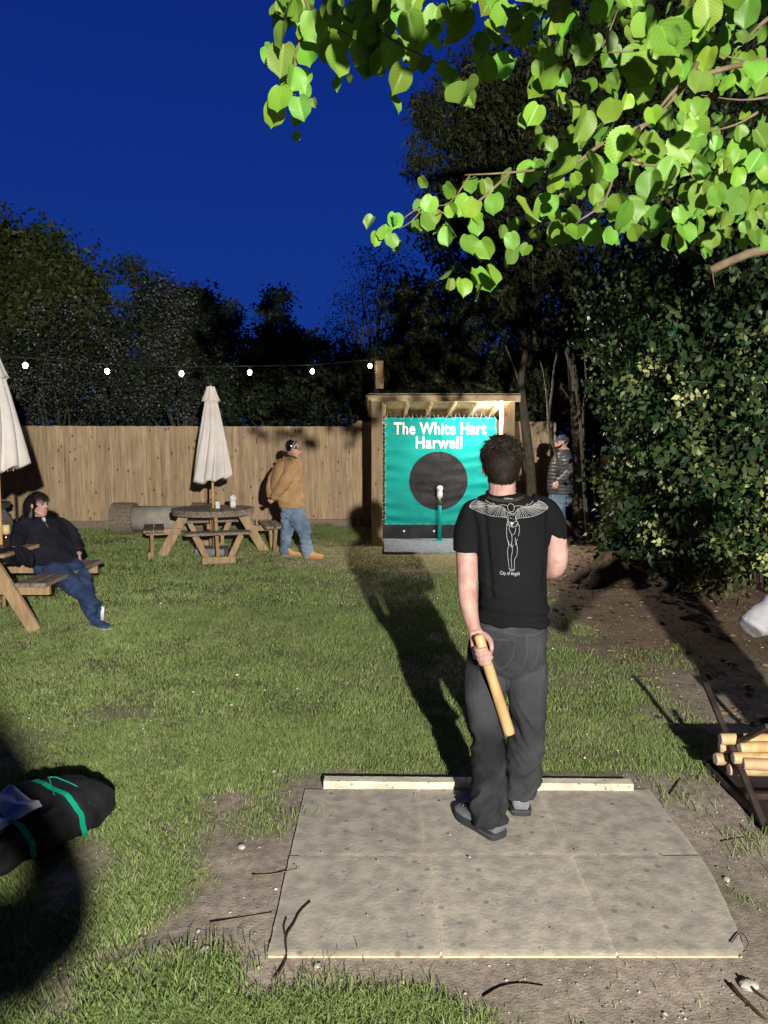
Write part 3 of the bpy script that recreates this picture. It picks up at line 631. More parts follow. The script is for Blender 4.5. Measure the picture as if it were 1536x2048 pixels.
# ================================================================ ROUND TABLE WITH FOUR BENCHES
def round_table(name, label, cx, cy, rot, rad, mtop, mseat, mleg, nb=4, cat='picnic table', grp=None):
    t = thing(name, label, cat, (cx, cy, 0), grp); H = .73
    mb = MB(); nseg = 40; nb_ = 7; w_ = 2*rad/nb_
    for k in range(nb_):
        y0, y1 = -rad+k*w_+.004, -rad+(k+1)*w_-.004; N = 14; top = []; 
        ys = [y0+(y1-y0)*i/N for i in range(N+1)]
        L = [(math.sqrt(max(rad*rad-y*y, 1e-5)), y) for y in ys]; ring = [(x, y) for x, y in L] + [(-x, y) for x, y in reversed(L)]
        cr, sr = math.cos(rot), math.sin(rot); ring = [(cx+x*cr-y*sr, cy+x*sr+y*cr) for x, y in ring]; n = len(ring); tn = random.uniform(.85, 1.12); b = len(mb.v)
        mb.add([(x, y, H-.035) for x, y in ring]+[(x, y, H) for x, y in ring], [tuple(range(n-1, -1, -1)), tuple(range(n, 2*n))]+[(i, (i+1) % n, (i+1) % n+n, i+n) for i in range(n)])
    mb.build('tabletop', mtop, t)
    mb = MB(); mb.lathe((cx, cy, 0), [(rad-.01, H-.09), (rad-.01, H-.038)], 40, cap=False); mb.lathe((cx, cy, 0), [(rad-.05, H-.038), (rad-.05, H-.09)], 40, cap=False)
    mb.build('table_rim', mseat, t)
    for k in range(nb):
        a = rot + k*2*math.pi/nb; d = V((math.cos(a), math.sin(a), 0)); s = V((-d.y, d.x, 0)); c = V((cx, cy, 0)); z = V((0, 0, 1))
        mb = MB()
        for r in (.80, .96): mb.beam(c+d*(r+.02)-s*.47+z*.44, c+d*(r+.02)+s*.47+z*.44, .14, .04)
        mb.build('bench_seat', mseat, t)
        mb = MB(); mb.beam(c+d*.40+z*.70, c+d*.80+z*.0, .14, .05, up=s); mb.build('inclined_leg', mleg, t)
        mb = MB(); mb.beam(c+d*.50+s*.05+z*.385, c+d*1.02+s*.05+z*.385, .045, .09, up=z); mb.build('bracket', mleg, t)
        for q_ in (-1, 1): mb = MB(); mb.beam(c+d*.93+s*q_*.33+z*.41, c+d*.93+s*q_*.14+z*.02, .05, .085, up=s); mb.build('bench_leg', mleg, t)
        mb = MB(); mb.beam(c+d*.975-s*.24+z*.05, c+d*.975+s*.24+z*.05, .04, .10); mb.mi = 1
        for q_ in (-.18, -.06, .06, .18): mb.ell(c+d*.995+s*q_+z*.06, .010, None, 8, 5)
        mb.build('foot_board', [mleg, M['steel']], t)
    return t
TX, TY = P(426, 1000, 11.6).x, 11.6
round_table('round_picnic_table', 'round picnic table with four attached benches under the white parasol', TX, TY, R(-73), .64, M['weath'], M['weath'], M['warm'])
bx = P(12, 1000, 12.6); round_table('round_picnic_table', 'dark stained round picnic table behind the seated woman', bx.x-.62, 12.6, R(20), .62, M['darkwood'], M['darkwood'], M['darkwood'])
# ---------------------------------------------------------------- parasols
def parasol(cx, cy, label, zt, zb, rb, zbase, seed, tilt=0):
    t = thing('folded_parasol', label, 'parasol', (cx, cy, 0), 'folded white parasols'); mb = MB(); n = 96; K = 8; prof = []
    for j in range(34):
        q_ = j/33; z = zt - .05 - (zt-.05-zb)*q_; r = .045 + (rb-.045)*q_**.85
        for i in range(n):
            a = 2*math.pi*i/n; f = abs(math.sin(a*K/2+seed)); rr = r*(.62+.42*f**.7) * (1+.05*math.sin(3*a+seed*2))
            zz_ = z - (.06*(1-f)*q_**6 if j else 0) + .05*math.sin(a+1)*q_**4
            twist = .25*math.sin(q_*3+seed); mb.v.append((cx+rr*math.cos(a+twist), cy+rr*math.sin(a+twist), zz_)); mb.c.append((1, 1, 1))
    for j in range(33):
        for i in range(n): a = j*n+i; b = j*n+(i+1) % n; mb.f.append((a, a+n, b+n, b)); mb.m.append(0)
    b = len(mb.v); 
    for i in range(n):     # turned-in underside
        x, y, z = mb.v[33*n+i]; mb.v.append((cx+(x-cx)*.55, cy+(y-cy)*.55, z+.05)); mb.c.append((1, 1, 1))
    for i in range(n): mb.f.append((33*n+i, b+i, b+(i+1) % n, 33*n+(i+1) % n)); mb.m.append(0)
    mb.build('canopy', M['canvas'], t, True)
    mb = MB()
    for j in range(8):
        q_ = j/7; z = zt-.02-.20*q_; r = .06+.085*q_**1.2
        for i in range(n):
            a = 2*math.pi*i/n; f = abs(math.sin(a*K/2+seed)); rr = r*(.82+.22*f) ; mb.v.append((cx+rr*math.cos(a), cy+rr*math.sin(a), z-.035*f*q_)); mb.c.append((1, 1, 1))
    for j in range(7):
        for i in range(n): a = j*n+i; b = j*n+(i+1) % n; mb.f.append((a, a+n, b+n, b)); mb.m.append(0)
    mb.f.append(tuple(range(n-1, -1, -1))); mb.m.append(0)
    mb.build('vent_cap', M['canvas'], t, True)
    mb = MB(); mb.lathe((cx, cy, 0), [(.019, zbase), (.019, zt)], 12); mb.build('pole', M['stick'], t, True)
    mb = MB(); mb.ell((cx, cy, zt+.02), (.022, .022, .035)); mb.build('finial', M['iron'], t, True)
    for k in range(8):
        a = 2*math.pi*k/8+seed; mb = MB(); mb.tube([(cx+.03*math.cos(a), cy+.03*math.sin(a), zt-.1), (cx+rb*.5*math.cos(a), cy+rb*.5*math.sin(a), zb-.03)], .006, 5); mb.build('rib', M['stick'], t)
parasol(TX, TY, 'folded white parasol standing through the round picnic table', 2.64, 1.20, .30, .12, 1.0)
LX, LY = -3.86, 7.45
parasol(LX, LY-.05, 'folded white parasol at the left edge beside the seated woman', 2.64, 1.50, .285, .10, .35)
mb = MB(); mb.bevbox((TX-.03, TY+.02, .055), (.46, .42, .10), b=.015); tag(mb.build('parasol_base', M['concrete'], loc=(TX, TY, 0)), 'square concrete parasol base under the round picnic table', 'parasol base')
# things on the round table
c = P(466, 1014, TY); mb = MB(); mb.lathe((c.x, TY, .732), [(.030, 0), (.045, .02), (.047, .09), (.035, .11)], 16); mb.ell((c.x, TY, .732+.155), (.055, .05, .055)); mb.ell((c.x+.03, TY-.03, .732+.18), .02)
tag(mb.build('white_jar', M['doll'], smooth=True, loc=(c.x, TY, .732)), 'lumpy white jar on the right half of the round table', 'jar')
c = P(434, 1014, TY-.1); mb = MB(); mb.bevbox((c.x+.01, TY-.08, .732+.055), (.06, .05, .11)); o = mb.build('tea_light_box', M['doll'], loc=(c.x, TY-.1, .732)); tag(o, 'small white box beside the parasol pole on the round table', 'box')
c = P(418, 1014, TY+.15); mb = MB(); mb.bevbox((c.x, TY+.15, .732+.035), (.09, .08, .06)); tag(mb.build('ashtray', M['iron'], loc=(c.x, TY+.15, .732)), 'small dark ashtray behind the parasol pole on the round table', 'ashtray')
# ---------------------------------------------------------------- A-frame picnic table at left
pt = thing('picnic_table', 'A frame wooden picnic table under the seated woman at left', 'picnic table', (LX, LY, 0))
y0, y1 = 6.72, 8.12
mb = MB()
for k in range(5): x = LX-.38+.076+k*.152; mb.bevbox((x, (y0+y1)/2, .715), (.143, y1-y0, .035))
mb.build('tabletop', M['warm'], pt)
for s_ in (-1, 1):
    mb = MB()
    for r in (.53, .68): mb.bevbox((LX+s_*r, (y0+y1)/2, .445), (.138, y1-y0, .038))
    mb.build('bench_seat', M['weath'], pt)
for y in (y0+.12, y1-.12):
    mb = MB(); mb.beam((LX-.73, y+.0, .385), (LX+.73, y+.0, .385), .045, .10); mb.build('seat_beam', M['warm'], pt)
    mb = MB(); mb.beam((LX-.36, y, .665), (LX+.36, y, .665), .045, .07); mb.build('top_beam', M['warm'], pt)
    for s_ in (-1, 1): mb = MB(); mb.beam((LX+s_*.20, y-.05*1, .69), (LX+s_*.60, y-.05*1, .0), .12, .045, up=(0, 1, 0)); mb.build('leg', M['warm'], pt)
c = P(12, 1073, LY-.2)
mb = MB(); mb.lathe((-3.60, 7.35, .733), [(.032, 0), (.036, .01), (.036, .12), (.03, .13)], 18); bo = thing('drink_bottle', 'dark drink bottle with yellow label on the left picnic table', 'bottle', (-3.60, 7.35, .733))
P_ = P(12, 1060, 7.2); ox, oy = P_.x, 7.2; bo.location = (ox, oy, .733)
mb = MB(); mb.lathe((ox, oy, .733), [(.030, 0), (.033, .01), (.033, .12), (.014, .17), (.014, .22)], 18); mb.build('bottle_glass', M['glass'], bo, True)
mb = MB(); mb.lathe((ox, oy, .733), [(.034, .13), (.034, .22)], 18); mb.build('label', M['label'], bo, True)
# ---------------------------------------------------------------- drum-like log tunnel by the fence
TYY = 14.2; a = P(228, 1050, TYY).x; b = P(412, 1050, TYY).x
lg = thing('log_tunnel', 'low drum shaped log seat with wooden rims lying along the fence', 'log seat', ((a+b)/2, TYY, 0)); rr_ = Matrix.Rotation(R(90), 3, 'Y')
for x0, x1 in ((a, a+.42), (b-.25, b)):
    mb = MB()
    for k in range(26):
        an = 2*math.pi*k/26; m = Matrix.Rotation(an, 3, 'X'); mb.bevbox(V(((x0+x1)/2, TYY, .30)) + m @ V((0, 0, .285)), (x1-x0, .070, .045), m, .006)
    mb.lathe((x0+.01, TYY, .30), [(.27, 0), (.27, x1-x0-.02)], 26, rr_); mb.build('rim', M['weath'], lg)
mb = MB(); mb.lathe((a+.2, TYY, .30), [(.245, 0), (.245, b-a-.3)], 28, rr_); mb.build('body', M['pipe'], lg, True)
# ---------------------------------------------------------------- bag
# ================================================================ PEOPLE
def head_prims(mb, c, yaw, tilt=0, s=1.0, roll=0, neck_to=None, neck_r=.058):
    """c = middle of the skull; yaw 0 looks along +Y, local x to the person's right"""
    m = Matrix.Rotation(yaw, 3, 'Z') @ Matrix.Rotation(tilt, 3, 'X') @ Matrix.Rotation(roll, 3, 'Y'); c = V(c); L = lambda x, y, z: c + m @ V((x*s, y*s, z*s))
    sc = lambda *r: tuple(q*s for q in r)
    mb.ell(L(0, -.012, .028), sc(.076, .096, .090), m, 20, 12); mb.ell(L(0, .030, -.030), sc(.062, .064, .080), m, 18, 12)
    mb.ell(L(0, .062, -.096), sc(.028, .026, .024), m); mb.tube([L(-.05, .0, -.055), L(-.035, .045, -.09), L(0, .068, -.10), L(.035, .045, -.09), L(.05, .0, -.055)], sc(.022, .02, .02, .02, .022), 10, 3)
    mb.tube([L(0, .082, .022), L(0, .100, -.005), L(0, .112, -.026)], sc(.009, .012, .016), 10, 3)
    mb.ell(L(-.014, .098, -.030), .009*s); mb.ell(L(.014, .098, -.030), .009*s)
    mb.tube([L(-.045, .066, .030), L(-.02, .084, .034), L(.02, .084, .034), L(.045, .066, .030)], .012*s, 8, 3)
    mb.ell(L(-.040, .062, -.022), sc(.022, .020, .020), m); mb.ell(L(.040, .062, -.022), sc(.022, .020, .020), m)
    mb.tube([L(-.024, .080, -.062), L(0, .094, -.059), L(.024, .080, -.062)], .0075*s, 8, 3); mb.tube([L(-.020, .080, -.071), L(0, .092, -.073), L(.020, .080, -.071)], .0085*s, 8, 3)
    for q_ in (-1, 1):
        mb.ell(L(q_*.086, -.010, -.012), sc(.011, .019, .032), m @ Matrix.Rotation(q_*.35, 3, 'Z'), 12, 9); mb.ell(L(q_*.082, -.004, -.034), sc(.009, .009, .013), m)
    if neck_to is not None: mb.tube([L(0, -.018, -.02), L(0, -.022, -.09), V(neck_to)], [neck_r*s, neck_r*s, neck_r*1.12*s], 16, 3)
    return L, m
def face_parts(L, m, s, parent, brow='hairb', lip=True):
    for q_ in (-1, 1):
        e_ = MB(); e_.ell(L(q_*.030, .0795, .012), .0115*s, None, 12, 8); e_.build('eye', M['eye'], parent, True)
        e_ = MB(); e_.tube([L(q_*.046, .074, .034), L(q_*.03, .090, .040), L(q_*.014, .094, .036)], [.003*s, .005*s, .004*s], 6, 2); e_.build('eyebrow', M[brow], parent, True)
    if lip:
        e_ = MB(); e_.tube([L(-.022, .085, -.065), L(0, .100, -.062), L(.022, .085, -.065)], .005*s, 8, 3); e_.tube([L(-.019, .086, -.071), L(0, .099, -.074), L(.019, .086, -.071)], .006*s, 8, 3); e_.build('lips', M['lips'], parent, True)
M['lips'] = mat('lips', (.48, .16, .14), rough=.4)
def hand_prims(mb, wrist, d, pn, curl=.5, side=1, s=1.0, spread=.1):
    """d: direction of the fingers, pn: palm normal (fingers curl to it), side: thumb along side*(d x pn)"""
    w_ = V(wrist); d = V(d).normalized(); pn = V(pn); pn = (pn - d*pn.dot(d)).normalized(); t = d.cross(pn)*side
    mb.tube([w_ - d*.02*s, w_ + d*.03*s, w_ + d*.07*s, w_+d*.095*s], [.027*s, .036*s, .043*s, .036*s], 14, 3, flat=.42, ref=t)
    for i, (o, L_) in enumerate([(.030, .072), (.010, .080), (-.011, .074), (-.030, .058)]):
        p = w_ + d*.088*s + t*o*s; a = 0; pts = [p - d*.03*s, p]; dd = (d + t*(o*spread*12)).normalized(); c = curl*(1+.12*i)
        for q_ in (.45, .31, .24): a += c*(1.0 if q_ > .4 else 1.25); p = p + (dd*math.cos(a) + pn*math.sin(a))*L_*q_*s; pts.append(p)
        mb.tube(pts, [.0095*s, .0095*s, .0088*s, .0082*s, .0062*s], 9, 3)
    b = w_ + d*.025*s + t*.026*s
    mb.tube([b - t*.01*s, b + t*.020*s + d*.022*s + pn*.012*s, b + t*.030*s + d*.052*s + pn*.026*s, b + t*.028*s + d*.078*s + pn*.034*s], [.014*s, .0135*s, .0105*s, .0075*s], 9, 3)
def strands(name, mt, parent, c, m, r, pred, n, length, width, flow, seed, curl=.3, lift=.0, ncol=(.7, 1.5), seg=4):
    """hair ribbons rooted on an ellipsoid; flow(local unit dir)->local growth dir"""
    rr = np.random.default_rng(seed); vs = []; fs = []; cs = []; c = V(c); k = 0
    while k < n:
        u = V(rr.normal(0, 1, 3)).normalized()
        if not pred(u): continue
        k += 1; p = V((u.x*r[0], u.y*r[1], u.z*r[2])); g = V(flow(u)); L_ = length*(.6+.7*rr.random()); w_ = width*(.6+.8*rr.random()); t = V(rr.normal(0, 1, 3)); ph = rr.random()*6
        g = (g + t*curl*.5).normalized(); pr = None; col = rr.uniform(*ncol); b = len(vs)
        for j in range(seg+1):
            q_ = j/seg; nn = V((p.x/r[0], p.y/r[1], p.z/r[2])).normalized(); tg = (g - nn*(g.dot(nn)*(.85 if lift < .02 else .5))).normalized()
            sd = nn.cross(tg); sd = sd.normalized() if sd.length > 1e-4 else V((1, 0, 0)); ww = w_*(1-.75*q_)
            nx_ = V((noise.noise(u*2.5+V((seed, 0, 0))), noise.noise(u*2.5+V((0, 9+seed, 0))), 0))
            o_ = p + nn*(lift*q_*(1-.4*q_)+.002*rr.random()) + sd*(curl*.03*math.sin(q_*4+ph+nx_.x*6)*q_)
            wp = c + m @ o_; sw = m @ sd
            vs += [wp - sw*ww, wp + sw*ww]; cs += [(col, col, col)]*2
            if j: fs.append((b+2*j-2, b+2*j-1, b+2*j+1, b+2*j))
            p = p + tg*L_/seg
            q2 = math.sqrt((p.x/r[0])**2+(p.y/r[1])**2+(p.z/r[2])**2)
            if lift < .05 and q2 < 1: p = p/q2
    mb = MB(); mb.v = [tuple(v) for v in vs]; mb.f = fs; mb.c = cs; mb.m = [0]*len(fs)
    return mb.build(name, mt, parent)
def shoe(parent, name, heel, d, L_=.29, w_=.10, h=.10, mt='shoeg', sole='shoed', up=(0, 0, 1), hi=False, soleh=.03, extra=None):
    """heel: back of the sole at ground; d: toe direction"""
    heel, d, up = V(heel), V(d).normalized(), V(up).normalized(); sd = d.cross(up).normalized(); mb = MB(); n = 16
    m = Matrix((sd, d, up)).transposed()
    prof = [(0.0, .30, .62), (.05, .40, .95), (.18, .44, 1.15 if hi else 1.0), (.33, .44, 1.05 if hi else .88), (.5, .47, .66), (.68, .52, .50), (.85, .46, .42), (.95, .32, .34), (1.0, .14, .24)]
    q = crom([(*a,) for a in prof], 3); vs = []
    for t, hw, hh in q:
        for k in range(n):
            a = 2*math.pi*k/n; x = math.copysign(abs(math.cos(a))**.75, math.cos(a))*hw*w_; z = math.sin(a); z = (.5+.5*math.copysign(abs(z)**.8, z))*hh*h
            vs.append(heel + m @ V((x, t*L_, soleh*.6 + z)))
    N = len(q); fs = [(i*n+k, i*n+(k+1) % n, (i+1)*n+(k+1) % n, (i+1)*n+k)[::-1] for i in range(N-1) for k in range(n)] + [tuple(range(n)), tuple((N-1)*n+k for k in range(n-1, -1, -1))]
    mb.add(vs, fs); so = mb.build(name, M[mt], parent, True)
    ss = MB(); ring = [(hw*w_*1.10, t*L_) for t, hw, hh in q]; ring = [(0, -.006)] + [(a, b-.003) for a, b in ring] + [(0, L_+.006)] + [(-a, b-.003) for a, b in reversed(ring)]
    n2 = len(ring); lv = [(0, 0), (.3, soleh*.15), (.5, soleh)]
    vv = [heel + m @ V((x, y, 0)) for x, y in ring] + [heel + m @ V((x*1.02, y, soleh*.7)) for x, y in ring] + [heel + m @ V((x*.97, y, soleh)) for x, y in ring]
    ss.add(vv, [(i, (i+1) % n2, (i+1) % n2+n2, i+n2) for i in range(2*n2) if (i+1) % n2 or True and i < 2*n2 and True][:0] + [(r_*n2+i, r_*n2+(i+1) % n2, (r_+1)*n2+(i+1) % n2, (r_+1)*n2+i) for r_ in range(2) for i in range(n2)] + [tuple(range(n2-1, -1, -1)), tuple(2*n2+i for i in range(n2))])
    ss.build('sole', M[sole], so); return so, m
def wr(amp, f, zf, seed=0, ridge=True):
    def fn(p, n):
        v = fbm(p.x*f+seed, p.y*f, p.z*zf, 3); v = (1-abs(v)*2.4) if ridge else v
        return amp*v
    return fn
# ---------------------------------------------------------------- the thrower (seen from behind)
lf, rf = G(975, 1668), G(1043, 1632); BYY = 3.40
th = thing('person', 'person seen from behind in black printed T-shirt and black jeans, holding a stick', 'person', (.56, 3.38, 0))
def Q(u, v, y=BYY): return P(u, v, y)
PX = BYY/F
body = MB(); hc = Q(1003, 935, 3.41)
Lh, mh = head_prims(body, hc, R(-4), R(-4), .93, 0, Q(1003, 1000, 3.42), .064)
body.tube([Q(1003, 975, 3.42), Q(1004, 990, 3.41), Q(1006, 1006, 3.40)], [.060, .068, .10], 16, 3, flat=.8, ref=(1, 0, 0))
body.loft([(Q(1020, v).x, BYY, Q(1020, v).z, hw*PX, hd, 0) for v, hw, hd in ((1004, 46, .065), (1030, 62, .08), (1090, 52, .09), (1180, 48, .09), (1250, 50, .09), (1300, 48, .09), (1330, 44, .08))])
# left arm hanging (holds the stick), right arm bent forward
body.tube([Q(955, 1025), Q(938, 1060), Q(934, 1105), Q(935, 1150, 3.38), Q(936, 1190, 3.36), Q(941, 1230, 3.33), Q(950, 1262, 3.30)], [.056, .055, .051, .049, .046, .037, .029], 16, 4)
body.tube([Q(1088, 1022), Q(1106, 1060), Q(1113, 1095), Q(1114, 1118, 3.38), Q(1112, 1134, 3.40)], [.056, .055, .050, .049, .046], 16, 4)
body.tube([Q(1113, 1122, 3.375), Q(1108, 1137, 3.40), Q(1080, 1142, 3.50), Q(1060, 1132, 3.58)], [.044, .045, .039, .029], 14, 4)
hand_prims(body, Q(1060, 1132, 3.58), (-.5, .35, .1), (-.2, -.6, .2), .7, 1, .95)
# the stick: axis through these points, hand wrapped round its top
S0, S1 = Q(958, 1274, 3.235), Q(1019, 1466, 3.21); sd_ = (S1-S0).normalized()
wr_ = Q(950, 1258, 3.30)
body.tube([wr_, Q(955, 1274, 3.30), Q(960, 1296, 3.295), Q(962, 1318, 3.29)], [.028, .036, .042, .034], 14, 3, flat=.45, ref=(1, 0, 0))
e1 = V((0, -1, 0)); e1 = (e1 - sd_*e1.dot(sd_)).normalized(); e2 = sd_.cross(e1)   # e1 towards the camera
if e2.x > 0: e2 = -e2                                                          # e2 towards image left
for i, (t, a1, r0) in enumerate([(.045, 250, .0098), (.068, 262, .0102), (.091, 255, .0098), (.112, 238, .0088)]):
    c0 = S0 + sd_*t; pts = []
    for a in range(60, a1+1, 32):    # start behind-left, pass left, end in front
        an = R(a); rr2 = .0245+r0*.8; pts.append(c0 - e1*math.cos(R(a-90+90))*0 + (e2*math.sin(an) - e1*math.cos(an))*rr2 + sd_*(.010*(a-60)/200))
    body.tube(pts, [r0*1.05]+[r0]*(len(pts)-2)+[r0*.72], 9, 3)
body.tube([Q(966, 1268, 3.30), Q(978, 1278, 3.27), Q(983, 1292, 3.245), Q(982, 1308, 3.225)], [.016, .0145, .0115, .0080], 10, 3)
body.tube([Q(964, 1318, 3.27), Q(966, 1330, 3.262), Q(967, 1338, 3.258)], [.011, .0095, .007], 9, 3)
# legs inside the jeans, down to the ankles
HL, DL = V((G(1000, 1686).x, G(1000, 1686).y, .020)), V((-.56, .83, 0)).normalized()
HR_, DR = V((G(1043, 1641).x, G(1043, 1641).y+.005, .020)), V((.05, 1, 0)).normalized()
AL, AR = HL + DL*.075 + V((0, 0, .10)), HR_ + DR*.075 + V((0, 0, .10))
for hu, ku, A_ in ((985, 977, AL), (1052, 1056, AR)):
    body.tube([Q(hu, 1290), Q(hu-2, 1370), Q(ku, 1465, (BYY+A_.y)/2+.01), Q(ku, 1540, (BYY+A_.y)/2), A_], [.07, .06, .045, .045, .036], 14, 3)
put(fuse(body, .0050, 4), 'body', M['skin'], th)
face_parts(Lh, mh, .93, th)
# hair
hm = MB(); hm.ell(Lh(0, -.016, .036), (.077, .097, .089), mh, 28, 18); hm.ell(Lh(0, -.052, -.022), (.066, .056, .060), mh, 20, 14)
hf = fuse(hm, .005, 2)
bmh = bmesh.new(); bmh.from_mesh(hf); im = mh.inverted()
kill = [v for v in bmh.verts if (lambda q_: q_.y > .055 and q_.z < .075 or (q_.y > -.022 and q_.z < .004) or (q_.y > -.038 and q_.z < -.03) or q_.z < -.075)(im @ (v.co-Lh(0, 0, 0)))]
bmesh.ops.delete(bmh, geom=kill, context='VERTS'); bmh.to_mesh(hf); bmh.free()
displace(hf, lambda p, n: .005*fbm(p.x*45, p.y*45, p.z*45, 2) + .013*max(0, (p.z-hc.z-.01)/.1)*noise.noise(p*24)); ho = put(hf, 'hair', M['hairb'], th)
tf_ = MB(); rr = random.Random(12)
for k in range(620):
    u = V((rr.gauss(0, 1), rr.gauss(0, 1), rr.gauss(.35, 1))).normalized()
    if (u.y > .4 and u.z < .5) or (u.y > -.1 and u.z < .0) or u.z < -.5: continue
    top = max(0, u.z); cl = .45+1.6*rr.random()**2; tf_.col = (cl*1.1, cl, cl*.9); g = V((.9*math.sin(u.y*6+u.x*3+1)+u.x*.5, .7*math.cos(u.x*7), -.9+1.1*top)); g = (g - u*g.dot(u)).normalized(); s2 = u.cross(g)
    p0 = V((u.x*.076, u.y*.096, u.z*.089)); L_ = rr.uniform(.022, .036)*(1+.9*top); pts = [p0, p0+g*L_*.4+u*(.006+.006*top), p0+g*L_*.8+u*(.006+.009*top)+s2*.006*rr.gauss(0, 1), p0+g*L_*1.15+u*(.002+.022*top*rr.random())+s2*.014*rr.gauss(0, 1)]
    tf_.tube([Lh(0, -.016, .035) + mh @ q_ for q_ in pts], [.0050, .0062, .0042, .0008], 6, 2)
tf_.build('hair_tufts', M['hairb'], ho, True)
okh = lambda u: not (u.y > .45 and u.z < .55) and not (u.y > -.05 and u.z < -.02) and u.z > -.72
strands('hair_locks', M['hairb'], ho, Lh(0, -.018, .032), mh, (.080, .098, .092), okh, 6500, .040, .0012, lambda u: (u.x*.3 - .25*u.z+.5*math.sin(u.z*9), -.35*u.z+.2*math.sin(u.x*5), -.9+1.0*max(u.z, 0)), 5, curl=.7, lift=.009, ncol=(.4, 2.4))
strands('hair_curls', M['hairb'], ho, Lh(0, -.010, .038), mh, (.080, .098, .092), lambda u: u.z > .25, 2600, .045, .0018, lambda u: (math.sin(u.y*7+u.x*4), math.cos(u.x*6), .1), 6, curl=1.3, lift=.013, ncol=(.5, 4.5))
strands('nape_hair', M['hairb'], ho, Lh(0, -.052, -.024), mh, (.067, .057, .061), lambda u: u.y < .25 and u.z < .45 and u.z > -.85, 2200, .022, .0010, lambda u: (0, 0, -1), 7, curl=.35, lift=.004, ncol=(.5, 2.2))
# T-shirt
ts = MB(); tY = BYY
ts.loft([(Q(u, v).x, tY, Q(u, v).z, hw*PX, hd, 0) for u, v, hw, hd in ((1005, 987, 32, .060), (1006, 992, 46, .085), (1012, 1003, 68, .108), (1018, 1022, 82, .125), (1022, 1052, 78, .137), (1023, 1100, 72, .142), (1024, 1160, 68, .136), (1024, 1210, 69, .134), (1024, 1240, 71, .137))], 32, 3, 2.4)
ts.tube([Q(972, 1012), Q(950, 1028), Q(937, 1060), Q(932, 1103)], [.050, .063, .064, .0575], 20, 5)
ts.tube([Q(1060, 1008), Q(1088, 1022), Q(1106, 1050), Q(1113, 1086)], [.050, .063, .064, .0475], 20, 5)
tm = fuse(ts, .0055, 5)
def tw(p, n):
    zt = max(0, min(1, (1.30-p.z)/.35)); a = .004*fbm(p.x*9, p.y*6, p.z*2.5, 3) + .007*zt*(max(0, 1-abs(fbm(p.x*5+p.z*2.5, 0, p.z*3.2+7, 2))*3.5)-.3)
    a += .004*math.exp(-((p.x-.38)/.03)**2)*(math.sin(p.z*40)*.4+.6)*(p.z < 1.6) - .007*math.exp(-((p.x-.445-(1.45-p.z)*.10)/.012)**2)*(1.05 < p.z < 1.5)
    a -= .006*math.exp(-((p.x-.745+(1.45-p.z)*.05)/.012)**2)*(1.1 < p.z < 1.45)
    if p.z < 1.03: a += .005*math.sin(p.z*90+p.x*9)*max(0, (1.03-p.z)/.06)
    return a
displace(tm, lambda p, n: 1.6*tw(p, n)); tee = put(tm, 't_shirt', M['tee'], th)
bvh = BVHTree.FromPolygons([v.co + world(tee) for v in tee.data.vertices], [tuple(p.vertices) for p in tee.data.polygons])
cr = MB(); q_ = []
for i in range(33):
    a = 2*math.pi*i/32; c = Q(1005, 987); q_.append((c.x+.071*math.cos(a), tY+.064*math.sin(a)+.008, c.z+.002+.012*math.sin(a)))
cr.tube(q_, .0062, 8, 1, cap=False); cr.build('collar', M['tee'], tee, True)
def onshirt(x, z):
    h = bvh.ray_cast(V((x, 2.6, z)), V((0, 1, 0))); return (h[0].y - .0022) if h[0] else tY-.12
# print on the back: winged figure in thin white strokes; coordinates in an enlarged crop of the photo
def Zp(X, Y_): return P(920+X/7.68, 960+Y_/7.68, 3.26)
pr = MB()
def stroke(pts, w_=.0013, sub=4):
    w_ *= .55
    q = [V(x) for x in crom([tuple(Zp(*p)) for p in pts], sub)] if len(pts) > 2 else [Zp(*pts[0]).lerp(Zp(*pts[1]), t/5) for t in range(6)]
    q = [V((p.x, onshirt(p.x, p.z), p.z)) for p in q]; vs = []
    for i, p in enumerate(q):
        d = q[min(i+1, len(q)-1)] - q[max(i-1, 0)]; s_ = V((d.z, 0, -d.x)); s_ = s_.normalized()*w_ if s_.length > 1e-6 else V((w_, 0, 0)); vs += [p-s_, p+s_]
    pr.add(vs, [(2*i, 2*i+1, 2*i+3, 2*i+2) for i in range(len(q)-1)])
stroke([(795+52*math.cos(a), 432-62*math.sin(a)) for a in [2*math.pi*i/20 for i in range(21)]], sub=2)
for s_ in (-1, 1):
    X = lambda x, s_=s_: 795 + s_*(795-x)*-1 if s_ == -1 else 795 + (795-x)
    mk = lambda pts: [((x if s_ == -1 else 1590-x), y + (0 if s_ == -1 else 12)) for x, y in pts]
    stroke(mk([(740, 402), (700, 392), (650, 392), (580, 402), (510, 380), (420, 335)])); stroke(mk([(640, 412), (690, 440), (725, 485), (755, 510), (800, 515)]))
    stroke(mk([(640, 412), (560, 410), (470, 395), (380, 350)])); stroke(mk([(500, 378), (455, 350), (425, 322)])); stroke(mk([(560, 388), (520, 360)]))
    arm = [(705, 450), (620, 420), (520, 405), (420, 375), (330, 335)]; edge = [(728, 580), (640, 568), (520, 560), (400, 530), (290, 490), (200, 450), (190, 420), (215, 385), (260, 350), (330, 322)]
    ca, ce = crom(arm, 8), crom(edge, 6)
    for i in range(26):
        t = i/25; a = ca[int(t*(len(ca)-1))]; b = ce[int(t*(len(ce)-1))]; mid = ((a[0]+b[0])/2-12, (a[1]+b[1])/2+14)
        stroke(mk([tuple(a), mid, tuple(b)]), .0011, 3)
        if i < 25:
            b2 = ce[min(len(ce)-1, int((t+.02)*(len(ce)-1))+1)]; stroke(mk([tuple(b), ((b[0]+b2[0])/2-6, (b[1]+b2[1])/2+6), tuple(b2)]), .0012, 2)
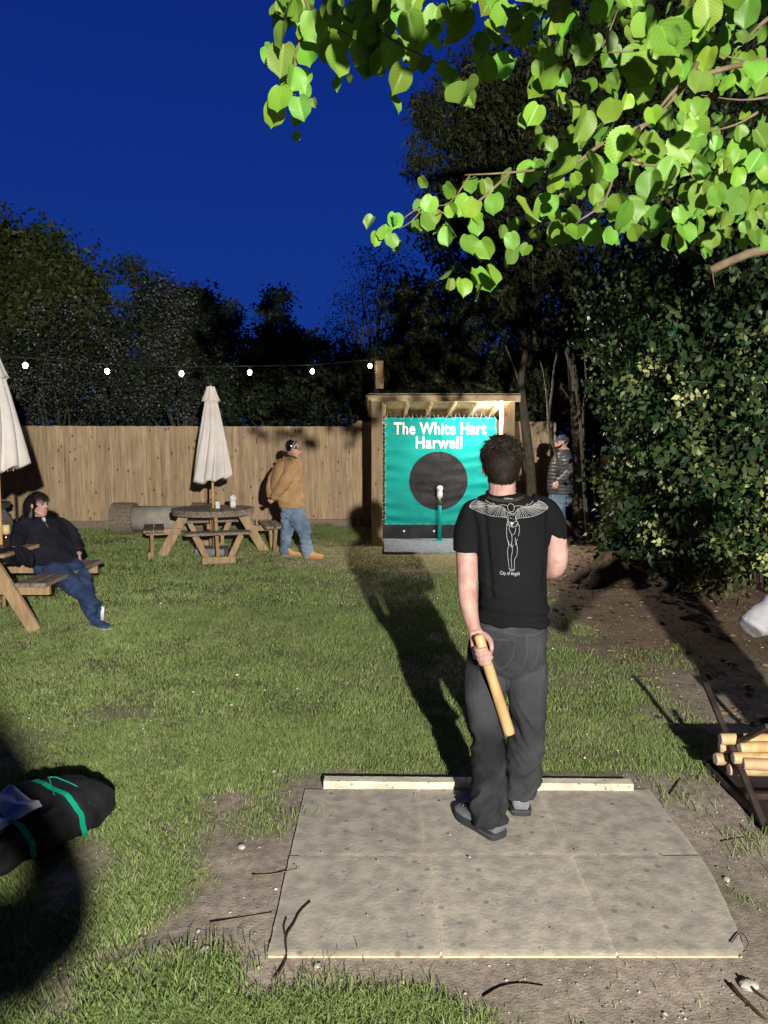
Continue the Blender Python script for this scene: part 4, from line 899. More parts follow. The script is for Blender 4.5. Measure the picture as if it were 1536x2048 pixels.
for pts in ([(730, 520), (745, 600), (722, 690), (716, 800), (725, 900), (746, 1000), (728, 1080), (735, 1200), (752, 1340)], [(870, 520), (860, 600), (905, 690), (912, 780), (890, 860)], [(880, 900), (860, 960), (876, 1040), (866, 1150), (832, 1220), (832, 1340)],
    [(730, 600), (755, 640), (800, 655), (850, 640), (880, 600)], [(725, 690), (760, 700), (800, 720), (850, 715), (900, 690)], [(800, 640), (795, 690), (805, 730)], [(765, 705), (757, 760), (790, 835), (797, 900), (790, 1000), (802, 1080), (782, 1200), (792, 1350)],
    [(860, 735), (835, 820), (800, 840)], [(752, 545), (775, 540), (790, 552)], [(815, 552), (830, 540), (850, 545)], [(770, 575), (785, 592), (805, 590)], [(820, 600), (835, 605)], [(745, 500), (790, 515), (800, 530), (845, 512)],
    [(740, 640), (748, 680), (765, 690)], [(885, 640), (880, 680), (855, 690)], [(770, 655), (800, 700), (830, 655)], [(740, 930), (760, 1000), (790, 975)], [(850, 880), (845, 940), (860, 985), (845, 990)], [(775, 1005), (800, 1030), (815, 990)],
    [(750, 1348), (765, 1380), (795, 1390), (825, 1380), (836, 1350)], [(765, 1360), (795, 1372), (825, 1360)], [(780, 650), (790, 672), (812, 668), (822, 648)]): stroke(pts)
for i in range(10): stroke([(770+i*6, 650+abs(i-5)*3), (795, 700-abs(i-5)*2)], .0010)
stroke([(700, 300), (715, 285), (725, 302), (740, 290), (752, 302), (762, 284), (770, 300), (785, 292), (795, 302), (810, 290), (825, 300), (843, 296)], .0011); stroke([(705, 306), (770, 304), (840, 305)], .0008)
stroke([(905, 318), (912, 318)], .003)
pr.build('back_print', M['print'] if 'print' in M else M['white'], tee)
c = Zp(768, 1440); text_on("City of Angels", 'print_lettering', .022, 300/7.68/F*3.26, c.x, c.z, onshirt, M['print'], tee, .004, space=1.05)
M['gold'] = mat('gold_stitching', (.35, .28, .10), rough=.8)
gs = MB(); pts = [Q(u, v) for u, v in ((970, 988), (985, 993), (1003, 995), (1024, 993), (1044, 987))]
for o_ in (-.008, -.001):
    q_ = [V((p.x, onshirt(p.x, p.z-.012-o_)-.001, p.z-.012-o_)) for p in [V(x) for x in crom([tuple(p) for p in pts], 4)]]; gs.tube(q_, .0004, 4)
gs.build('neck_stitching', M['gold'], tee)
# jeans
jn = MB()
jn.loft([(Q(u, v).x, BYY, Q(u, v).z, hw*PX, hd, 0) for u, v, hw, hd in ((1020, 1232, 70, .115), (1020, 1250, 73, .122), (1015, 1290, 79, .138), (1012, 1318, 78, .135), (1012, 1338, 66, .105), (1012, 1350, 44, .07))], 32, 3, 2.4)
lY = lambda t, A_: BYY + (A_.y-BYY)*t
jn.tube([Q(978, 1300), Q(972, 1345), Q(970, 1400, lY(.3, AL)), Q(974, 1460, lY(.5, AL)), Q(977, 1530, lY(.7, AL)), Q(978, 1590, lY(.9, AL)), AL+V((0, 0, .01)), AL+V((.005, -.01, -.050))], [.085, .102, .094, .072, .073, .075, .075, .077], 24, 5)
jn.tube([Q(1048, 1300), Q(1053, 1345), Q(1055, 1400, lY(.3, AR)), Q(1056, 1455, lY(.5, AR)), Q(1050, 1510, lY(.7, AR)), Q(1046, 1555, lY(.9, AR)), AR+V((0, 0, .02)), AR+V((0, -.01, -.035))], [.085, .100, .090, .078, .084, .080, .073, .073], 24, 5)
jm = fuse(jn, .0055, 4)
zk = Q(980, 1465).z; za = .16
def jw(p, n):
    kn = math.exp(-((p.z-zk)/.13)**2); an = math.exp(-((p.z-.15)/.13)**2); th_ = math.exp(-((p.z-.80)/.12)**2)
    s_ = p.x-.55; f1 = 1-abs(fbm(p.x*5, p.y*5, p.z*9+abs(s_)*8+s_*5, 2))*3.2; f2 = 1-abs(fbm(p.x*7+3, p.y*6, p.z*13-s_*9+9, 2))*3.0; f3 = 1-abs(fbm(p.x*6+s_*p.z*8, p.y*3, p.z*7+5, 2))*3
    return .011*kn*f1 + .013*an*f2 + .006*th_*f3 + .004*fbm(p.x*7, p.y*7, p.z*5, 3)
displace(jm, jw); je = put(jm, 'jeans', M['jeansb'], th)
bj = BVHTree.FromPolygons([v.co + world(je) for v in je.data.vertices], [tuple(p.vertices) for p in je.data.polygons])
def onj(x, z):
    h = bj.ray_cast(V((x, 2.6, z)), V((0, 1, 0))); return (h[0].y-.0012) if h[0] else BYY-.1
sm = MB()
def seam(pts, r=.0011, mb=sm):
    q = [V(x) for x in crom([tuple(P(840+a*.2637, 1200+b*.2637, 3.27)) for a, b in pts], 6)]
    mb.tube([V((p.x, onj(p.x, p.z), p.z)) for p in q], r, 4)
seam([(470, 180), (620, 160), (810, 178), (950, 172)]); seam([(500, 225), (600, 235), (720, 262), (815, 270), (900, 262), (955, 250)]); seam([(500, 232), (600, 243), (720, 270), (815, 278), (900, 270), (955, 258)], .0008)
seam([(823, 275), (815, 380), (795, 480), (760, 530)]); seam([(815, 275), (806, 380), (786, 480)], .0008)
seam([(540, 296), (630, 300), (718, 296), (710, 370), (690, 440), (610, 525), (560, 470), (535, 400)]); seam([(540, 304), (630, 308), (716, 304)], .0008)
seam([(905, 300), (960, 292)]); seam([(905, 300), (900, 400), (885, 500), (915, 530), (945, 500)])
sm.build('seams', M['seam'], je)
bl_ = MB(); c = P(840+820*.2637, 1200+175*.2637, 3.27); y_ = onj(c.x, c.z); bl_.bevbox((c.x, y_-.003, c.z+.004), (.011, .006, .045)); bl_.build('belt_loop', M['jeansb'], je)
# shoes
hb = HL; so, m_ = shoe(th, 'shoe', HL, tuple(DL), .29, .105, .085)
for k in range(4): lc = MB(); lc.tube([hb + m_ @ V((-.030, .15+k*.026, .078-k*.008)), hb + m_ @ V((.0, .155+k*.026, .092-k*.009)), hb + m_ @ V((.030, .15+k*.026, .078-k*.008))], .004, 6, 2); lc.build('lace', M['seam'], so)
sw = MB(); sw.tube([hb + m_ @ V((-.047, .045, .065)), hb + m_ @ V((-.052, .09, .045)), hb + m_ @ V((-.050, .16, .062))], [.001, .004, .001], 6, 3); sw.tube([hb + m_ @ V((-.053, -.0, .024)), hb + m_ @ V((-.060, .08, .024))], .002, 5); sw.build('side_emblem', M['seam'], so)
hr = HR_; so, m_ = shoe(th, 'shoe', hr, tuple(DR), .29, .105, .09)
sw = MB(); wv = [(-.020, .072), (-.012, .064), (.000, .066), (.022, .082), (.002, .072), (-.010, .070), (-.018, .078)]
sw.add([hr + V((x, -.006-.0*x, z+.006)) for x, z in wv] + [hr + V((x, .004, z+.006)) for x, z in wv], [tuple(range(6, -1, -1)), tuple(range(7, 14))]+[(i, (i+1) % 7, (i+1) % 7+7, i+7) for i in range(7)]); sw.build('heel_emblem', M['white'], so)
st = MB(); st.tube([hr + V((-.05, -.004, .024)), hr + V((0, -.010, .024)), hr + V((.05, -.004, .024))], .0022, 5, 3); st.build('heel_stripe', M['seam'], so)
# the stick in his hand
sk = MB(); m_ = sd_.to_track_quat('Z', 'Y').to_matrix(); SL = (S1-S0).length+.02
sk.lathe(S0-sd_*.012, [(.014, 0), (.0205, .004), (.0225, .012), (.0235, SL*.5), (.0255, SL-.02), (.0235, SL-.004), (.015, SL)], 24, m_)
tag(sk.build('throwing_stick', M['stick'], smooth=True, loc=tuple(S0)), 'smooth pale wooden stick held behind the back by the thrower', 'throwing stick', 'wooden throwing sticks')
# ---------------------------------------------------------------- man in the tan jacket
def man_tan():
    Y = 11.2; px = Y/F; q = lambda X, Yp, y=Y: P(500+X/7.315, 860+Yp/7.315, y)
    gr = G(600, 1118).z; t = thing('person', 'person in tan canvas jacket and blue jeans walking with hands clasped behind back', 'person', (q(620, 1000).x, Y, 0))
    b = MB(); hc = q(632, 285); Lh, m = head_prims(b, hc, R(-90), R(-6), 1.0, 0, q(575, 430), .062)
    b.loft([(q(X, v).x, Y, q(X, v).z, hw*px/7.315, hd, 0) for X, v, hw, hd in ((572, 440, 60, .10), (560, 600, 120, .13), (555, 900, 140, .13), (600, 1130, 110, .11), (610, 1250, 100, .11))], 20)
    n_ = Y-.19; f_ = Y+.17
    b.tube([q(560, 520, n_+.06), q(480, 790, n_+.0), q(345, 990, Y-.10)], [.04, .035, .028], 12, 3); b.tube([q(520, 520, f_-.06), q(340, 760, f_), q(330, 990, Y+.02)], [.04, .035, .028], 12, 3)
    hand_prims(b, q(350, 985, Y-.09), (-.4, .5, -.5), (-.7, -.1, .5), .5, 1, 1.0); hand_prims(b, q(330, 985, Y+.02), (.1, -.6, -.7), (-.6, -.3, .2), .7, -1, 1.0)
    for xs, y in (((590, 545, 522, 522), Y+.10), ((660, 795, 825, 858), Y-.10)): b.tube([q(xs[0], 1200, y), q(xs[1], 1480, y), q(xs[2], 1700, y), q(xs[3], 1850, y)], [.06, .04, .035, .03], 12, 3)
    put(fuse(b, .008, 3), 'body', M['skin2'], t); face_parts(Lh, m, 1.0, t, 'hairg')
    h = MB(); h.ell(Lh(0, -.015, .034), (.082, .102, .095), m, 20, 14); hf = fuse(h, .008, 1); bm = bmesh.new(); bm.from_mesh(hf); im = m.inverted()
    bmesh.ops.delete(bm, geom=[v for v in bm.verts if (lambda w_: (w_.y > .062 and w_.z < .07) or (w_.y > .0 and w_.z < .01) or w_.z < -.04)(im @ (v.co-Lh(0, 0, 0)))], context='VERTS'); bm.to_mesh(hf); bm.free(); ho = put(hf, 'hair', M['hairg'], t)
    strands('hair_strands', M['hairg'], ho, Lh(0, -.015, .034), m, (.083, .103, .096), lambda u: u.y > .1 and not (u.y > .5 and u.z < .35) and u.z > -.2, 500, .03, .0022, lambda u: (0, -.6, -.4), 31, curl=.4, lift=.006)
    c = MB(); c.ell(Lh(0, -.040, .050), (.092, .088, .094), m, 20, 12); c.tube([Lh(-.084, .00, .02), Lh(-.05, .035, .115), Lh(0, .045, .128), Lh(.05, .035, .115), Lh(.084, .0, .02)], .011, 8, 4); put(fuse(c, .008, 2), 'cap', M['lens'], t)
    g = MB()
    for s_ in (-1, 1): g.tube([Lh(s_*.083, -.01, .018), Lh(s_*.074, .07, .020), Lh(s_*.055, .098, .016)], .004, 6, 2); g.ell(Lh(s_*.032, .104, .010), (.024, .006, .018), m, 12, 8)
    g.tube([Lh(-.02, .108, .016), Lh(.02, .108, .016)], .003, 6); g.build('glasses', M['lens'], t, True)
    j = MB(); j.loft([(q(X, v).x, Y, q(X, v).z, hw*px/7.315, hd, 0) for X, v, hw, hd in ((572, 385, 80, .09), (575, 420, 115, .15), (560, 500, 180, .215), (545, 640, 215, .225), (540, 800, 235, .215), (560, 900, 235, .21), (590, 1000, 205, .21), (612, 1080, 190, .20), (612, 1130, 190, .195))], 28, 3, 2.2)
    j.tube([q(585, 470, n_+.03), q(570, 640, n_-.02), q(490, 800, n_-.03), q(400, 930, n_+.03), q(350, 985, Y-.10)], [.085, .09, .085, .075, .062], 18, 4)
    j.tube([q(500, 470, f_-.03), q(380, 640, f_), q(310, 800, f_), q(300, 960, Y+.04)], [.085, .085, .08, .06], 18, 4)
    jm = fuse(j, .009, 3); displace(jm, lambda p, n: .014*(1-abs(fbm(p.x*5+p.z*4, p.y*4, p.z*4.5, 2))*3)*(.35+.65*(p.x > q(560, 0).x)) + .007*fbm(p.x*13, p.y*13, p.z*13, 2)); jo = put(jm, 'jacket', M['tan'], t)
    k = MB(); c0 = q(578, 400); k.tube([(c0.x + .098*math.cos(a)+(.02 if 0 else 0), Y+.085*math.sin(a), c0.z+.018 - .030*math.cos(a)) for a in [2*math.pi*i/16 for i in range(17)]], .020, 8, cap=False); k.build('collar', M['leather'], jo, True)
    e_ = MB()
    for X0, Y0, X1, Y1 in ((480, 1125, 792, 1125), (690, 700, 775, 700), (620, 1030, 650, 1125)): e_.tube([q(X0, Y0, Y-.205), q(X1, Y1, Y-.12 if X1 > 700 else Y-.2)], .0035, 5)
    n = MB(); n.loft([(q(X, v).x, Y, q(X, v).z, hw*px/7.315, hd, 0) for X, v, hw, hd in ((618, 1090, 165, .165), (625, 1200, 178, .175), (630, 1290, 165, .15))], 24)
    n.tube([q(590, 1230, Y+.08), q(560, 1350, Y+.09), q(540, 1500, Y+.09), q(520, 1650, Y+.09), q(520, 1790, Y+.09), q(520, 1840, Y+.09)], [.125, .115, .088, .082, .080, .072], 18, 4)
    n.tube([q(660, 1230, Y-.07), q(740, 1360, Y-.09), q(795, 1480, Y-.09), q(815, 1620, Y-.09), q(850, 1760, Y-.09), q(860, 1850, Y-.09)], [.125, .125, .100, .085, .088, .076], 18, 4)
    nm = fuse(n, .008, 3); displace(nm, lambda p, n_: .012*(1-abs(fbm(p.x*6+p.z*3, p.y*6, p.z*9, 2))*3.2)); put(nm, 'jeans', M['jeans'], t)
    for X, y in ((470, Y+.09), (800, Y-.11)):
        h_ = q(X, 1900, y); shoe(t, 'boot', (h_.x, y, .012), (1, -.06 if y > Y else -.12, 0), .29, .105, .13, 'boot', 'warmsole', hi=True, soleh=.03)
M['leather'] = mat('dark_collar', (.03, .02, .015), rough=.7); M['warmsole'] = mat('gum_sole', (.38, .22, .10), rough=.7)
man_tan()
# ---------------------------------------------------------------- man in the quilted jacket
def man_quilt():
    Y = 12.3; px = Y/F/9.307; q = lambda X, Yp, y=Y: P(1060+X/9.307, 840+Yp/9.307, y)
    t = thing('person', 'person in navy cap and black quilted jacket standing under the trees', 'person', (q(600, 1000).x, Y, 0))
    b = MB(); Lh, m = head_prims(b, q(590, 425), R(90), R(2), 1.0, 0, q(680, 600), .066)
    b.loft([(q(X, v).x, Y, q(X, v).z, hw*px, hd, 0) for X, v, hw, hd in ((680, 620, 90, .09), (630, 800, 140, .12), (610, 1100, 160, .12), (580, 1400, 140, .11), (550, 1500, 120, .11))], 20)
    b.tube([q(700, 720, Y-.17), q(738, 950, Y-.235), q(520, 1170, Y-.24)], [.035, .035, .028], 12, 3); b.tube([q(700, 720, Y+.17), q(738, 950, Y+.235), q(520, 1170, Y+.22)], [.035, .035, .028], 12, 3)
    hand_prims(b, q(520, 1165, Y-.25), (-.5, .3, -.8), (.2, 1, -.2), .5, -1); hand_prims(b, q(520, 1170, Y+.18), (-.5, -.3, -.8), (.2, -1, -.2), .5, 1)
    z0 = .05
    for y in (Y-.11, Y+.11): b.tube([q(550, 1500, y), V((q(540, 0).x+.03, y, .5)), V((q(540, 0).x+.03, y, .12))], [.055, .04, .035], 12, 3)
    put(fuse(b, .008, 3), 'body', M['skin2'], t); face_parts(Lh, m, 1.0, t, 'hairr')
    h = MB(); h.ell(Lh(0, .052, -.075), (.052, .042, .046), m, 16, 10); h.tube([Lh(-.066, .01, -.03), Lh(-.05, .045, -.07), Lh(0, .088, -.085), Lh(.05, .045, -.07), Lh(.066, .01, -.03)], [.014, .022, .024, .022, .014], 10, 3); hm_ = fuse(h, .007, 2); displace(hm_, lambda p, n: .004*fbm(p.x*50, p.y*50, p.z*50, 2)); put(hm_, 'beard', M['hairr'], t)
    c = MB(); c.ell(Lh(0, -.015, .052), (.086, .106, .086), m, 22, 14); cf = fuse(c, .007, 1); bm = bmesh.new(); bm.from_mesh(cf); im = m.inverted()
    bmesh.ops.delete(bm, geom=[v for v in bm.verts if (im @ (v.co-Lh(0, 0, 0))).z < .030-(.02 if (im @ (v.co-Lh(0, 0, 0))).y < -.04 else 0)], context='VERTS'); bm.to_mesh(cf); bm.free(); co = put(cf, 'cap', M['capn'], t)
    br = MB(); N = 12; vs = []
    for k in range(N+1):
        a = math.pi*k/N; x = math.cos(a)*.070; vs += [Lh(x, .070, .038-.006*abs(math.cos(a))), Lh(x*1.02, .082+math.sin(a)*.085, .040-.018*math.sin(a)-.012*abs(math.cos(a)))]
    vs2 = [v + V((0, 0, .004)) for v in vs]; n = len(vs)
    br.add(vs+vs2, [(2*i, 2*i+1, 2*i+3, 2*i+2) for i in range(N)] + [(n+2*i+2, n+2*i+3, n+2*i+1, n+2*i) for i in range(N)] + [(2*i+1, n+2*i+1, n+2*i+3, 2*i+3) for i in range(N)]); br.build('peak', M['capn'], co)
    j = MB(); j.loft([(q(X, v).x, Y, q(X, v).z, hw*px, hd, 0) for X, v, hw, hd in ((655, 560, 120, .10), (670, 620, 165, .14), (650, 700, 215, .20), (620, 820, 245, .22), (608, 1000, 262, .225), (600, 1200, 270, .225), (590, 1340, 262, .215), (590, 1365, 250, .21))], 28, 3, 2.2)
    for s_ in (-1, 1): j.tube([q(690, 690, Y+s_*.17), q(725, 820, Y+s_*.22), q(745, 950, Y+s_*.235), q(660, 1060, Y+s_*.25), q(530, 1155, Y+s_*.24)], [.085, .085, .078, .066, .050], 18, 4)
    jm = fuse(j, .0075, 2)
    def qd(p, n):
        return .011*(abs(math.sin(p.z*math.pi/.060 + .35*math.sin(p.x*9)))**.6) + .003*fbm(p.x*14, p.y*14, p.z*22, 2)
    displace(jm, qd); put(jm, 'quilted_jacket', M['puffer'], t)
    n = MB(); n.loft([(q(X, v).x, Y, q(X, v).z, hw*px, hd, 0) for X, v, hw, hd in ((565, 1330, 205, .165), (560, 1480, 210, .17), (545, 1600, 190, .155))], 24)
    xx_ = q(540, 0).x
    for y, o_ in ((Y-.10, -.02), (Y+.10, .06)): n.tube([q(545, 1550, y), V((xx_+o_, y, .60)), V((xx_+.03+o_, y, .35)), V((xx_+.03+o_, y, .10))], [.115, .095, .085, .08], 16, 4)
    nm = fuse(n, .008, 3); displace(nm, lambda p, n_: .010*(1-abs(fbm(p.x*6+p.z*3, p.y*6, p.z*9, 2))*3.2)); put(nm, 'jeans', M['jeans'], t)
    for y, o_ in ((Y-.10, -.02), (Y+.10, .06)): shoe(t, 'shoe', (xx_+.12+o_, y, .10), (-1, 0, 0), .28, .10, .10, 'shoed', 'shoed')
man_quilt()
# ---------------------------------------------------------------- seated woman
def woman():
    q = lambda X, Yp, y: P(X/5.908, 960+Yp/5.908, y)
    t = thing('person', 'person with long dark hair in navy fleece sitting on the picnic bench, ankles crossed', 'person', (-3.45, 7.6, 0))
    b = MB(); hy = 7.62; hc = q(462, 290, hy); Lh, m = head_prims(b, hc, R(-112), R(-3), .98, R(0), q(450, 440, 7.66), .052)
    tor = [(q(450, 440, 7.68), .12, .08), (q(490, 520, 7.68), .20, .115), (q(540, 700, 7.66), .20, .13), (q(600, 850, 7.64), .21, .14), (q(650, 980, 7.62), .22, .14)]
    ax = V((.45, .89, 0)).normalized()     # across the shoulders
    yw = math.atan2(ax.y, ax.x)
    b.loft([(p.x, p.y, p.z, a*.68, c*.68, yw) for p, a, c in tor], 20)
    lfoot, rfoot = q(1150, 1690, 6.98), q(1215, 1500, 7.02)
    b.tube([q(600, 1040, 7.55), q(830, 1220, 7.24), q(990, 1370, 7.12), q(1075, 1445, 7.07)], [.06, .045, .026, .022], 12, 3); b.tube([q(800, 1010, 7.7), q(985, 1210, 7.40), q(1022, 1400, 7.22), q(1075, 1540, 7.09)], [.06, .045, .026, .022], 12, 3)
    b.tube([q(330, 520, 7.50), q(220, 700, 7.36), q(120, 792, 7.36)], [.035, .035, .028], 12, 3); b.tube([q(700, 480, 7.85), q(858, 690, 7.92), q(935, 880, 7.80)], [.035, .035, .028], 12, 3)
    hand_prims(b, q(935, 870, 7.80), (.1, 0, -1), (-1, -.3, 0), .4, 1, .9); hand_prims(b, q(120, 800, 7.36), (-1, -.2, 0), (0, 0, -1), .3, 1, .9)
    put(fuse(b, .006, 3), 'body', M['skin'], t); face_parts(Lh, m, .98, t, 'hairk')
    h = MB(); h.ell(Lh(0, -.020, .036), (.089, .108, .098), m, 22, 14); h.tube([Lh(-.055, -.05, .04), Lh(-.078, -.035, -.04), Lh(-.085, -.03, -.13), Lh(-.075, -.03, -.20)], [.05, .04, .042, .02], 14, 4, flat=.8)
    h.tube([Lh(.055, -.05, .04), Lh(.078, -.035, -.04), Lh(.088, -.03, -.13), Lh(.088, -.03, -.22)], [.05, .04, .048, .02], 14, 4, flat=.8); h.tube([Lh(0, -.07, .02), Lh(0, -.095, -.08), Lh(0, -.10, -.20)], [.07, .075, .05], 16, 4)
    hf = fuse(h, .007, 2); bm = bmesh.new(); bm.from_mesh(hf); im = m.inverted()
    bmesh.ops.delete(bm, geom=[v for v in bm.verts if (lambda w_: w_.y > .045 and w_.z < .066)(im @ (v.co-Lh(0, 0, 0)))], context='VERTS'); bm.to_mesh(hf); bm.free()
    displace(hf, lambda p, n: .006*fbm(p.x*30, p.y*30, p.z*6, 2)); ho = put(hf, 'hair', M['hairk'], t)
    strands('fringe', M['hairk'], ho, Lh(0, -.014, .036), m, (.089, .108, .098), lambda u: u.y > .2 and u.z > .62, 800, .075, .0022, lambda u: (u.x*.3, .55, -.6), 41, curl=.25, lift=.004, ncol=(.6, 2.2))
    strands('side_hair', M['hairk'], ho, Lh(0, -.024, .03), m, (.092, .108, .100), lambda u: u.y < .12 and u.z > -.4, 1600, .17, .0022, lambda u: (u.x*.4, -.15, -1), 42, curl=.25, lift=.05, ncol=(.5, 2.4), seg=6)
    k = MB(); nk = q(455, 430, 7.665); k.tube([nk + V((-.01, 0, -.015)), nk + V((.012, -.01, .035))], [.068, .060], 18, 1); k.tube([q(510, 450, 7.56), q(530, 490, 7.55)], [.02, .012], 8); k.build('polo_neck', M['white'], t, True)
    j = MB(); j.loft([(p.x, p.y, p.z, a, c, yw) for p, a, c in [(q(450, 425, 7.69), .095, .08), (q(470, 455, 7.69), .17, .11), (q(495, 520, 7.68), .225, .15), (q(545, 680, 7.66), .235, .175), (q(600, 830, 7.64), .25, .185), (q(640, 930, 7.62), .255, .185), (q(650, 965, 7.62), .24, .175)]], 26, 3)
    j.tube([q(330, 500, 7.50), q(240, 580, 7.42), q(215, 720, 7.35), q(140, 790, 7.36)], [.075, .078, .070, .05], 16, 4); j.tube([q(640, 500, 7.80), q(765, 560, 7.90), q(860, 690, 7.92), q(935, 850, 7.80)], [.080, .085, .078, .062], 16, 4)
    jm = fuse(j, .008, 3); displace(jm, lambda p, n: .010*(1-abs(fbm(p.x*5+p.z*4, p.y*4, p.z*6, 2))*3)); jo = put(jm, 'fleece_jacket', M['navyfleece'], t)
    zp = MB(); zp.tube([q(505, 460, 7.50), q(545, 520, 7.475), q(570, 555, 7.47)], .004, 6, 2); zp.build('zip', M['steel'], jo)
    n = MB(); n.loft([(p.x, p.y, p.z, a, c, yw) for p, a, c in [(q(620, 930, 7.63), .20, .15), (q(640, 1000, 7.62), .22, .16), (q(640, 1080, 7.62), .20, .15)]], 20)
    n.tube([q(560, 1030, 7.55), q(700, 1110, 7.38), q(830, 1220, 7.24), q(990, 1370, 7.12), q(1110, 1480, 7.05), q(1130, 1500, 7.04)], [.115, .108, .088, .072, .066, .060], 18, 4)
    n.tube([q(800, 1000, 7.72), q(920, 1110, 7.56), q(990, 1220, 7.40), q(1020, 1400, 7.22), q(1100, 1580, 7.05), q(1120, 1620, 7.03)], [.115, .105, .085, .072, .066, .060], 18, 4)
    nm = fuse(n, .008, 3); displace(nm, lambda p, n_: .009*(1-abs(fbm(p.x*6+p.z*5, p.y*6, p.z*8, 2))*3.2)); put(nm, 'jeans', M['jeansn'], t)
    d1 = V((.75, -.45, -.12)); shoe(t, 'shoe', q(1100, 1755, 6.97), (.82, -.5, .02), .24, .095, .11, 'jeansn', 'shoew', hi=True, soleh=.028)
    so, m_ = shoe(t, 'shoe', q(1190, 1640, 7.03)+V((.03, 0, -.045)), (.25, -.55, .72), .24, .095, .11, 'jeansn', 'shoew', up=(-.72, -.35, .2), hi=True, soleh=.03)
woman()
# ---------------------------------------------------------------- bystanders at and beyond the frame edges
def stander(label, x, y, yaw, H, arms, top, legs, hairm, cuff=.93, sr=(.078, .068, .054)):
    """plain standing figure; arms: two lists of points (shoulder..wrist)"""
    t = thing('person', label, 'person', (x, y, 0)); s = H/1.78; c, sn = math.cos(yaw), math.sin(yaw); f = V((-sn, c, 0)); r = V((c, sn, 0)); o = V((x, y, 0))
    at = lambda a, b_, z: o + r*a + f*b_ + V((0, 0, z*s))
    b = MB(); Lh, m = head_prims(b, at(0, .02, 1.66), yaw, 0, s, 0, at(0, 0, 1.47), .058)
    b.loft([(*at(0, 0, z), hw, hd, yaw) for z, hw, hd in ((1.47, .09, .07), (1.38, .13, .08), (1.15, .11, .08), (.95, .11, .09), (.85, .11, .09))], 18)
    for a in arms: b.tube(a, [.035, .035, .026], 12, 3); d = (V(a[-1])-V(a[-2])).normalized(); hand_prims(b, a[-1], d, V((0, 0, 1)) if abs(d.z) < .8 else -r, 1.25 if cuff > 1.2 else .6, 1, .8 if cuff > 1.2 else 1)
    for k in (-1, 1): b.tube([at(k*.09, 0, .85), at(k*.10, .01, .48), at(k*.10, 0, .10)], [.06, .045, .035], 12, 3)
    put(fuse(b, .008, 3), 'body', M['skin'], t); face_parts(Lh, m, s, t)
    h = MB(); h.ell(Lh(0, -.02, .036), (.086, .104, .098), m, 20, 12); hf = fuse(h, .008, 1); bm = bmesh.new(); bm.from_mesh(hf); im = m.inverted()
    bmesh.ops.delete(bm, geom=[v for v in bm.verts if (lambda w_: w_.y > .05 and w_.z < .07 or w_.z < -.05 or (w_.y > 0 and w_.z < 0))(im @ (v.co-Lh(0, 0, 0)))], context='VERTS'); bm.to_mesh(hf); bm.free(); put(hf, 'hair', M[hairm], t)
    j = MB(); j.loft([(*at(0, 0, z), hw, hd, yaw) for z, hw, hd in ((1.50, .08, .08), (1.46, .15, .11), (1.38, .21, .14), (1.15, .20, .15), (.95, .20, .15), (.88, .20, .15))], 24)
    for a in arms: a2 = [V(p) for p in a]; a2[-1] = a2[-2].lerp(a2[-1], cuff); j.tube(a2, sr, 16, 4)
    jm = fuse(j, .008, 3); displace(jm, lambda p, n: .008*(1-abs(fbm(p.x*6+p.z*4, p.y*5, p.z*7, 2))*3)); jo = put(jm, 'sweatshirt', M[top], t)
    n = MB(); n.loft([(*at(0, 0, z), hw, hd, yaw) for z, hw, hd in ((.98, .165, .13), (.85, .18, .14), (.80, .17, .13))], 20)
    for k in (-1, 1): n.tube([at(k*.09, 0, .85), at(k*.10, .01, .48), at(k*.10, 0, .10)], [.10, .085, .075], 16, 4)
    put(fuse(n, .009, 3), 'trousers', M[legs], t)
    for k in (-1, 1): shoe(t, 'shoe', at(k*.10, -.08, .0)+V((0, 0, .015)), tuple(f), .28, .10, .10, 'shoed', 'shoew')
    return t
cu = P(1512, 1262, 2.78)
ta = V((1.98, 2.72, 0))
_st = stander('person in light grey sweatshirt at the right edge, only one sleeve in view', 2.14, 2.75, R(60), 1.74,
    [[(2.00, 2.92, 1.38), (1.70, 2.86, 1.24), (1.527, 2.80, 1.133)], [(2.10, 2.58, 1.38), (2.16, 2.50, 1.12), (2.05, 2.62, .92)]], 'hoody', 'jeansb', 'hairb', 1.80, (.078, .064, .050))
cf = MB(); a0 = V((1.66, 2.86, 1.20)); a1 = V((cu.x-.015, cu.y, cu.z-.005)); dn = (a1-a0).normalized()
stander('person in dark top standing at left with one elbow raised, shading the bag', -.47, -.55, R(0), 1.60,
    [[(-.27, -.55, 1.36), (.085, -.55, 1.405), (-.115, -.55, 1.70)], [(-.68, -.55, 1.40), (-.74, -.52, 1.12), (-.66, -.40, .90)]], 'navyfleece', 'jeansb', 'hairk', .95, (.078, .056, .037))
